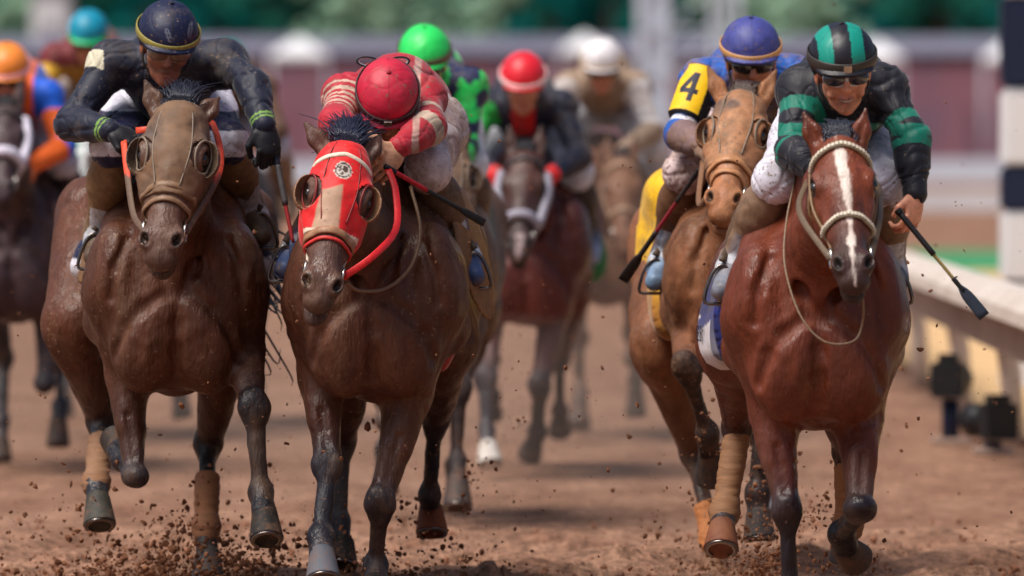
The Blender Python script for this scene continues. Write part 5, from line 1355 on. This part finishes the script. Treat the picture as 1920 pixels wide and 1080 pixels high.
# ------------------------------------------------------------------ the rest of the field, farther back
def Qm(D, px0):
    X0 = wpos(px0, 0, D)[0]
    def q(x, z, dy=0.0):
        d = D + dy; return (960 + (X0 + x) * F_PX / d, HOR + (CAM_H - z) * F_PX / d, dy)
    return q
POSE_A = {'FL': [(-.17, .80, .12), (-.15, .42, -.02), (-.17, .50, .22), (-.18, .53, .32), (-.18, .57, .38)],
          'FR': [(.17, .82, .10), (.15, .56, -.22), (.14, .27, -.24), (.14, .19, -.32), (.14, .09, -.37)],
          'HL': [(-.2, 1.2, 1.35), (-.22, .85, 1.0), (-.16, .52, 1.2), (-.17, .28, .95), (-.17, .2, .88), (-.17, .1, .84)],
          'HR': [(.2, 1.2, 1.4), (.2, .85, 1.05), (.12, .5, 1.35), (.12, .2, 1.15), (.12, .1, 1.1), (.12, .02, 1.07)]}
POSE_B = {'FL': [(-.17, .80, .10), (-.19, .46, -.12), (-.185, .22, -.22), (-.18, .15, -.29), (-.17, .07, -.33)],
          'FR': [(.14, .78, .12), (.06, .42, -.02), (.05, .20, .16), (.03, .14, .24), (.01, .08, .28)],
          'HL': [(-.2, 1.2, 1.4), (-.22, .85, 1.1), (-.17, .5, 1.5), (-.17, .32, 1.75), (-.17, .28, 1.84), (-.17, .22, 1.88)],
          'HR': [(.2, 1.2, 1.4), (.2, .85, 1.1), (.16, .5, 1.45), (.16, .25, 1.65), (.16, .2, 1.74), (.16, .14, 1.78)]}
def mirror(pose): 
    sw = {'FL': 'FR', 'FR': 'FL', 'HL': 'HR', 'HR': 'HL'}
    return {sw[k]: [(-x, z, d) for x, z, d in v] for k, v in pose.items()}
def bg_horse(D, cpx, rpx, poll, muz_, pose, body, dark, label, earw=.075, **kw):
    q = Qm(D, cpx)
    legs = {k: [q(*a) for a in v] for k, v in pose.items()}
    px, py, dy = poll; s = F_PX / (D + dy)
    ears = [(px - earw * s, py - .15 * s, dy + .05), (px + earw * s, py - .15 * s, dy + .05)]
    kw.setdefault('vox', .012)
    return horse(D, cpx, rpx, poll, muz_, ears, legs, body, dark, label, mane_n=60, **kw)
def bg_rider(D, hpx, hpy, cols, label, pitch=24, lean=0.0, lw=1.0, aw=1.0, **kw):
    z0 = CAM_H - (hpy - HOR) * D / F_PX; q = Qm(D, hpx)
    J = dict(chest=q(lean * .5, z0 - .15, .30), pelvis=q(lean, z0 - .10, .80))
    for s, k in ((-1, 'L'), (1, 'R')):
        J['sh' + k] = q(s * .175 + lean * .3, z0 - .15, .22); J['el' + k] = q(s * .262 * aw + lean * .2, z0 - .38, .08); J['wr' + k] = q(s * .115, z0 - .475, -.12)
        J['hip' + k] = q(s * .09 + lean, z0 - .22, .70); J['kn' + k] = q(s * .25 * lw + lean * .8, z0 - .46, .18)
        J['an' + k] = q(s * .31 * lw + lean, z0 - .75, .40); J['to' + k] = q(s * .325 * lw + lean, z0 - .85, .28)
    kw.setdefault('vox', .0095)
    return rider(D, q(0, z0 - .042, -.02), math.radians(pitch), J, cols, label, **kw)
SK = S(186, 126, 100)
# 5: behind the red hood
H5 = bg_horse(36.3, 795, 790, (838, 275, -.35), (850, 470, -.72), POSE_A, S(88, 66, 54), S(48, 40, 40), 'mud splashed brown horse mostly hidden behind the red hooded horse', mat='coat_mud', vox=.010)
hood(H5, lambda v, a, t, n: np.tile(S(104, 82, 68), (len(v), 1)), t1=.36, cup_col=S(92, 72, 60), inflate=.011, mat='cloth_mud', vox=.009)
bridle(H5, S(110, 86, 68), w=.012, brow=False)
s_ = saddle(H5, S(70, 56, 46))
J5 = bg_rider(36.3, 796, 96, dict(skin=SK, jacket=S(26, 34, 76), pants=S(210, 212, 226), boot=S(88, 70, 58), helmet=S(44, 214, 96), toe=S(110, 150, 190)),
    'rider in navy and bright green silks with a neon green cap', lean=.01, lw=.68, aw=.60, strap=S(88, 76, 60), goggles='dark', vox=.0085, helmmat='helmet_clean',
    sleevefn=lambda v, c, s, x, on: mixc(c, S(36, 206, 90), on * (np.mod(x * 2.4 + .25 * np.sin(v[:, 0] * 45), 1) < .5)),
    torsofn=lambda v, c, d: mixc(c, S(36, 206, 90), (np.sin(d[:, 0] * 30) * np.sin(d[:, 2] * 30) > .25) * 1.0))
# 6: red cap with white band
H6 = bg_horse(41.5, 988, 1010, (985, 290, -.38), (972, 478, -.72), POSE_B, S(88, 42, 38), S(34, 32, 40), 'dark bay horse with grey sheepskin cheek rolls in the middle of the field', face=S(74, 46, 40), muz=S(66, 50, 50), hoofcols={'FL': S(226, 222, 214)}, mat='coat_clean',
    headfn=lambda v, c, a, t, n: mixc(c, S(170, 150, 150), (np.abs(a) < .016) * (t > .50) * (n > -.02) * .7))
bridle(H6, S(60, 50, 50), w=.012, nose_t=.40, nose_w=.024, nose_col=S(146, 142, 156), fluffy=True)
for s in (-1, 1): head_strap(H6, 'cheek_roll', [(t, s * 1.5) for t in (.10, .2, .3, .40)], .026, .022, S(146, 142, 156), round_=True)
s_ = saddle(H6, S(60, 44, 38)); saddle_cloth(H6, lambda v, c, l, b, z: np.tile(S(24, 120, 62), (len(v), 1)), .40, 1.0, .95, .03, .014)
J6 = bg_rider(41.5, 981, 140, dict(skin=SK, jacket=S(24, 28, 48), pants=S(206, 208, 222), boot=S(46, 38, 40), helmet=S(216, 30, 46), toe=S(150, 164, 196), hand=S(205, 60, 52)),
    'rider in dark navy silks with a red cap and white cap band', band=S(240, 214, 214), goggles=None, helmmat='helmet_clean',
    sleevefn=lambda v, c, s, x, on: mixc(mixc(c, S(30, 178, 74), on * (s == 'L') * (x > .05) * (x < .55)), S(206, 36, 40), on * (x > 1.82)),
    torsofn=lambda v, c, d: mixc(c, S(206, 32, 34), (np.abs(d[:, 0]) < .055) * (d[:, 1] < -.06) * (d[:, 2] < .02)))
# 7: white cap, most blurred
H7 = bg_horse(46.5, 1135, 1128, (1165, 300, -.38), (1172, 470, -.70), mirror(POSE_A), S(96, 64, 48), S(74, 62, 58), 'dusty brown horse farthest back between the two groups', mat='coat_mud', hoofcols={})
bridle(H7, S(150, 120, 96), w=.013)
saddle(H7, S(80, 62, 50))
J7 = bg_rider(46.5, 1128, 108, dict(skin=SK, jacket=S(150, 130, 112), pants=S(206, 210, 222), boot=S(180, 180, 190), helmet=S(226, 222, 226), toe=S(120, 140, 190)),
    'rider in dusty tan and white silks with a white cap', goggles='dark', band=S(186, 160, 120), clothmat='cloth_mud', lean=.03,
    sleevefn=lambda v, c, s, x, on: mixc(c, S(206, 204, 206), on * (x < 1.0)))
# 8: orange silks at the left edge
H8 = bg_horse(42, 24, 40, (10, 205, -.38), (4, 372, -.72), mirror(POSE_A), S(62, 44, 48), S(40, 36, 44), 'dark horse with white sheepskin rolls at the left edge of the field')
bridle(H8, S(60, 50, 50), w=.012, nose_t=.34, nose_w=.028, nose_col=S(206, 200, 216), fluffy=True)
for s in (-1, 1): head_strap(H8, 'cheek_roll', [(t, s * 1.4) for t in (.06, .15, .25, .36)], .026, .022, S(206, 200, 216), round_=True)
saddle(H8, S(60, 44, 38))
J8 = bg_rider(42, 14, 122, dict(skin=SK, jacket=S(238, 104, 34), pants=S(190, 186, 200), boot=S(44, 38, 42), helmet=S(240, 138, 54), toe=S(190, 190, 214), hand=S(238, 120, 60)),
    'rider in orange silks with blue arm bands and an orange cap', band=S(226, 168, 190), goggles='dark', helmmat='helmet_clean', clothmat='cloth_clean',
    sleevefn=lambda v, c, s, x, on: mixc(c, S(28, 92, 208), on * ((x < .34) | (np.abs(x - 1.05) < .10))),
    torsofn=lambda v, c, d: mixc(c, S(28, 92, 208), (np.abs(d[:, 0]) > .11) * (d[:, 2] > -.05)))
# 9: teal cap, behind the navy rider
H9 = bg_horse(46.5, 165, 190, (146, 258, -.38), (140, 412, -.72), POSE_A, S(72, 50, 46), S(40, 36, 40), 'dark horse in a white hood with green squares, behind the navy rider', vox=.013)
hood(H9, lambda v, a, t, n: mixc(np.tile(S(222, 222, 224), (len(v), 1)), S(70, 150, 110), ((np.mod(a + .02, .085) < .04) & (np.mod(t, .09) < .045)) * 1.0), t1=.40, cup_col=S(214, 214, 216), vox=.010)
saddle(H9, S(60, 44, 38))
J9 = bg_rider(46.5, 166, 56, dict(skin=SK, jacket=S(112, 36, 44), pants=S(200, 190, 190), boot=S(60, 48, 44), helmet=S(14, 136, 166)),
    'rider in maroon and gold silks with a blue cap turning green at its brim', goggles='dark', helmmat='helmet_clean', lean=-.02,
    helmfn=lambda v, c, a, b, z: mixc(c, S(22, 186, 118), sstep(.055, .035, z)), sleevefn=lambda v, c, s, x, on: mixc(c, S(206, 160, 40), on * (x > .25) * (np.mod(x, .9) < .45)),
    torsofn=lambda v, c, d: mixc(c, S(196, 150, 60), (d[:, 2] < -.04) * .8))
# 10: almost hidden behind the navy rider's crop arm
H10 = bg_horse(48.5, 405, 400, (415, 330, -.38), (405, 490, -.70), POSE_B, S(80, 58, 48), S(50, 42, 42), 'brown horse hidden behind the muddy hooded leader', vox=.014)
saddle(H10, S(60, 44, 38))
J10 = bg_rider(48.5, 428, 112, dict(skin=SK, jacket=S(112, 84, 70), pants=S(206, 208, 226), boot=S(150, 120, 96), helmet=S(20, 136, 130)),
    'rider in brown silks with a teal cap, half hidden by the navy rider', goggles='dark', clothmat='cloth_mud')
# ------------------------------------------------------------------ dirt thrown up by the hooves
def lump(rnd, c, s):
    ico = [(0, 0, 1), (.894, 0, .447), (.276, .851, .447), (-.724, .526, .447), (-.724, -.526, .447), (.276, -.851, .447), (.724, .526, -.447), (-.276, .851, -.447), (-.894, 0, -.447), (-.276, -.851, -.447), (.724, -.526, -.447), (0, 0, -1)]
    fc = [(0, 1, 2), (0, 2, 3), (0, 3, 4), (0, 4, 5), (0, 5, 1), (1, 6, 2), (2, 7, 3), (3, 8, 4), (4, 9, 5), (5, 10, 1), (6, 7, 2), (7, 8, 3), (8, 9, 4), (9, 10, 5), (10, 6, 1), (11, 7, 6), (11, 8, 7), (11, 9, 8), (11, 10, 9), (11, 6, 10)]
    v = np.array(ico) * (rnd.uniform(.55, 1.25, (12, 1))) * V(*rnd.uniform(.5, 1.5, 3)) * s
    a, b, g = rnd.uniform(0, 6.28, 3)
    Rz = np.array([[math.cos(a), -math.sin(a), 0], [math.sin(a), math.cos(a), 0], [0, 0, 1]]); Rx = np.array([[1, 0, 0], [0, math.cos(b), -math.sin(b)], [0, math.sin(b), math.cos(b)]])
    return v @ (Rz @ Rx).T + c, np.array(fc)
def dirt(name, pts, sizes, label, seed):
    rnd = np.random.RandomState(seed)
    parts = [lump(rnd, p, s) for p, s in zip(pts, sizes)]
    v, f = merge(parts); base = pts.mean(0)
    me = raw_mesh(name, v - base, f, None, False)
    o = link(name, me, M['crumb' if name == 'loose_dirt' else 'soil'], base=base); o['kind'] = 'stuff'; o['label'] = label; o['category'] = 'dirt'
def spray(px, py, d, sx, sy, n, smin_, smax, seed, label, up=1.0, sd=.35):
    rnd = np.random.RandomState(seed); c = wpos(px, py, d); s = d / F_PX
    h = rnd.exponential(1, n) * sy * s * up; w = rnd.normal(0, 1, n) * sx * s * (1 + .3 * h / (sy * s + 1e-6))
    p = np.stack([c[0] + w, d + rnd.normal(0, sd, n), np.maximum(.004, c[2] + h)], 1)
    k = n // 22; cen = p[rnd.randint(0, n, k)]; who = rnd.randint(0, k, n); pull = rnd.uniform(0, 1, n) < .55   # clumps and streaks
    p[pull] = cen[who[pull]] + rnd.normal(0, 1, (pull.sum(), 3)) * V(.022, .03, .024); p[:, 2] = np.maximum(p[:, 2], .004)
    sz = smin_ + (smax - smin_) * rnd.uniform(0, 1, n) ** 4.5
    dirt('flying_dirt', p, sz, label, seed)
spray(290, 1100, 31.6, 95, 50, 3600, .0012, .0125, 1, 'brown dirt thrown up under the muddy hooded leader')
spray(420, 1105, 31.3, 50, 45, 1300, .0014, .014, 11, 'clods of dirt bursting round the planted wrapped leg')
spray(715, 1115, 31.2, 75, 40, 2000, .0012, .011, 2, 'brown dirt thrown up under the red hooded horse')
spray(860, 1080, 32.6, 60, 75, 320, .002, .010, 3, 'fine dirt behind the red hooded horse')
spray(1425, 1110, 31.2, 42, 95, 2200, .0012, .010, 4, 'dirt thrown up behind the bay horse')
spray(1350, 1090, 32.6, 60, 50, 260, .003, .012, 5, 'dirt thrown up under the tan horse')
spray(1590, 1085, 30.2, 28, 60, 160, .0025, .010, 6, 'dirt falling from the folded hoof of the bay horse')
spray(1530, 1060, 31.6, 30, 70, 130, .0025, .009, 8, 'dirt behind the legs of the bay horse')
rnd = np.random.RandomState(77); n = 2000
d = rnd.uniform(28.5, 38, n); px = rnd.uniform(-20, 1940, n); py = 1080 - rnd.beta(1.0, 2.3, n) * 1080
p = np.stack([(px - 960) * d / F_PX, d, np.maximum(.01, CAM_H - (py - HOR) * d / F_PX)], 1)
dirt('flying_dirt', p, (.0013 + .0052 * rnd.uniform(0, 1, n) ** 5), 'fine dirt specks flying all through the air', 78)
n = 420; d = rnd.uniform(34, 41, n); px = rnd.normal(960, 60, n); py = rnd.uniform(330, 860, n)
p = np.stack([(px - 960) * d / F_PX, d, CAM_H - (py - HOR) * d / F_PX], 1)
dirt('flying_dirt', p, .0014 + .004 * rnd.uniform(0, 1, n) ** 3, 'fine dirt specks in front of the red capped rider', 79)
# dirt lying churned on the track
n = 1500; d = 31.2 + rnd.uniform(0, 1, n) ** 2 * 6; px = rnd.uniform(-60, 1980, n)
p = np.stack([(px - 960) * d / F_PX, d, np.full(n, .0)], 1)
dirt('loose_dirt', p, (.003 + .014 * rnd.uniform(0, 1, n) ** 5), 'loose clods lying on the churned track', 80)
# the largest clods in the air, one by one
for i, (x, y, s) in enumerate([(1725, 655, .010), (1718, 425, .006), (1745, 545, .009), (1700, 492, .008), (1690, 690, .010), (1700, 800, .009), (1722, 785, .012), (1690, 845, .007), (1846, 655, .007), (1808, 470, .005), (1730, 515, .006), (1195, 760, .009), (1140, 880, .012), (1180, 820, .010), (1100, 745, .007),
    (1490, 865, .020), (1500, 850, .012), (1485, 900, .010), (1520, 940, .008), (1060, 690, .008), (340, 760, .010), (300, 815, .010), (640, 860, .010), (690, 800, .014), (700, 790, .012), (120, 870, .007), (75, 740, .007), (85, 745, .006), (150, 950, .008), (930, 880, .010), (800, 890, .009), (560, 1010, .014), (1840, 380, .004), (1718, 386, .006), (1225, 640, .008), (1130, 690, .007), (1757, 610, .006), (1740, 710, .007)]):
    c = wpos(x, y, 29.6 + (i * 37 % 11) * .25); T = Thing(c)
    v, f = lump(np.random.RandomState(200 + i), c, s)
    me = raw_mesh('dirt_clod', v - c, f, None, False); o = link('dirt_clod', me, M['soil'], base=c)
    o['label'] = 'single brown clod of dirt flying through the air'; o['category'] = 'dirt clod'; o['group'] = 'dirt clods in the air'

# ------------------------------------------------------------------ dust hanging behind the middle of the field
def dust(px, d, w, dep, h, dens, label):
    c = wpos(px, 0, d); bm = bmesh.new(); bmesh.ops.create_icosphere(bm, subdivisions=3, radius=1)
    for v in bm.verts: v.co.x *= w; v.co.y *= dep; v.co.z *= h
    me = bpy.data.meshes.new('dust_cloud'); bm.to_mesh(me); bm.free()
    m = bpy.data.materials.new('hanging_dust'); m.use_nodes = True; N = m.node_tree.nodes; L = m.node_tree.links
    N.remove(N['Principled BSDF']); vol = N.new('ShaderNodeVolumePrincipled'); vol.inputs['Color'].default_value = (.62, .46, .38, 1)
    vol.inputs['Density'].default_value = dens
    L.new(vol.outputs[0], N['Material Output'].inputs['Volume'])
    o = link('dust_cloud', me, m, base=V(c[0], d, .02)); o['kind'] = 'stuff'; o['label'] = label; o['category'] = 'dust'
dust(1130, 45.2, 1.5, 2.2, 1.7, .05, 'pale dust hanging round the dusty horse farthest back')
dust(60, 44.5, 1.6, 2.2, 1.5, .06, 'pale dust hanging round the horses at the left edge')
dust(900, 39.2, 1.6, 1.8, .8, .05, 'low dust behind the middle horses')
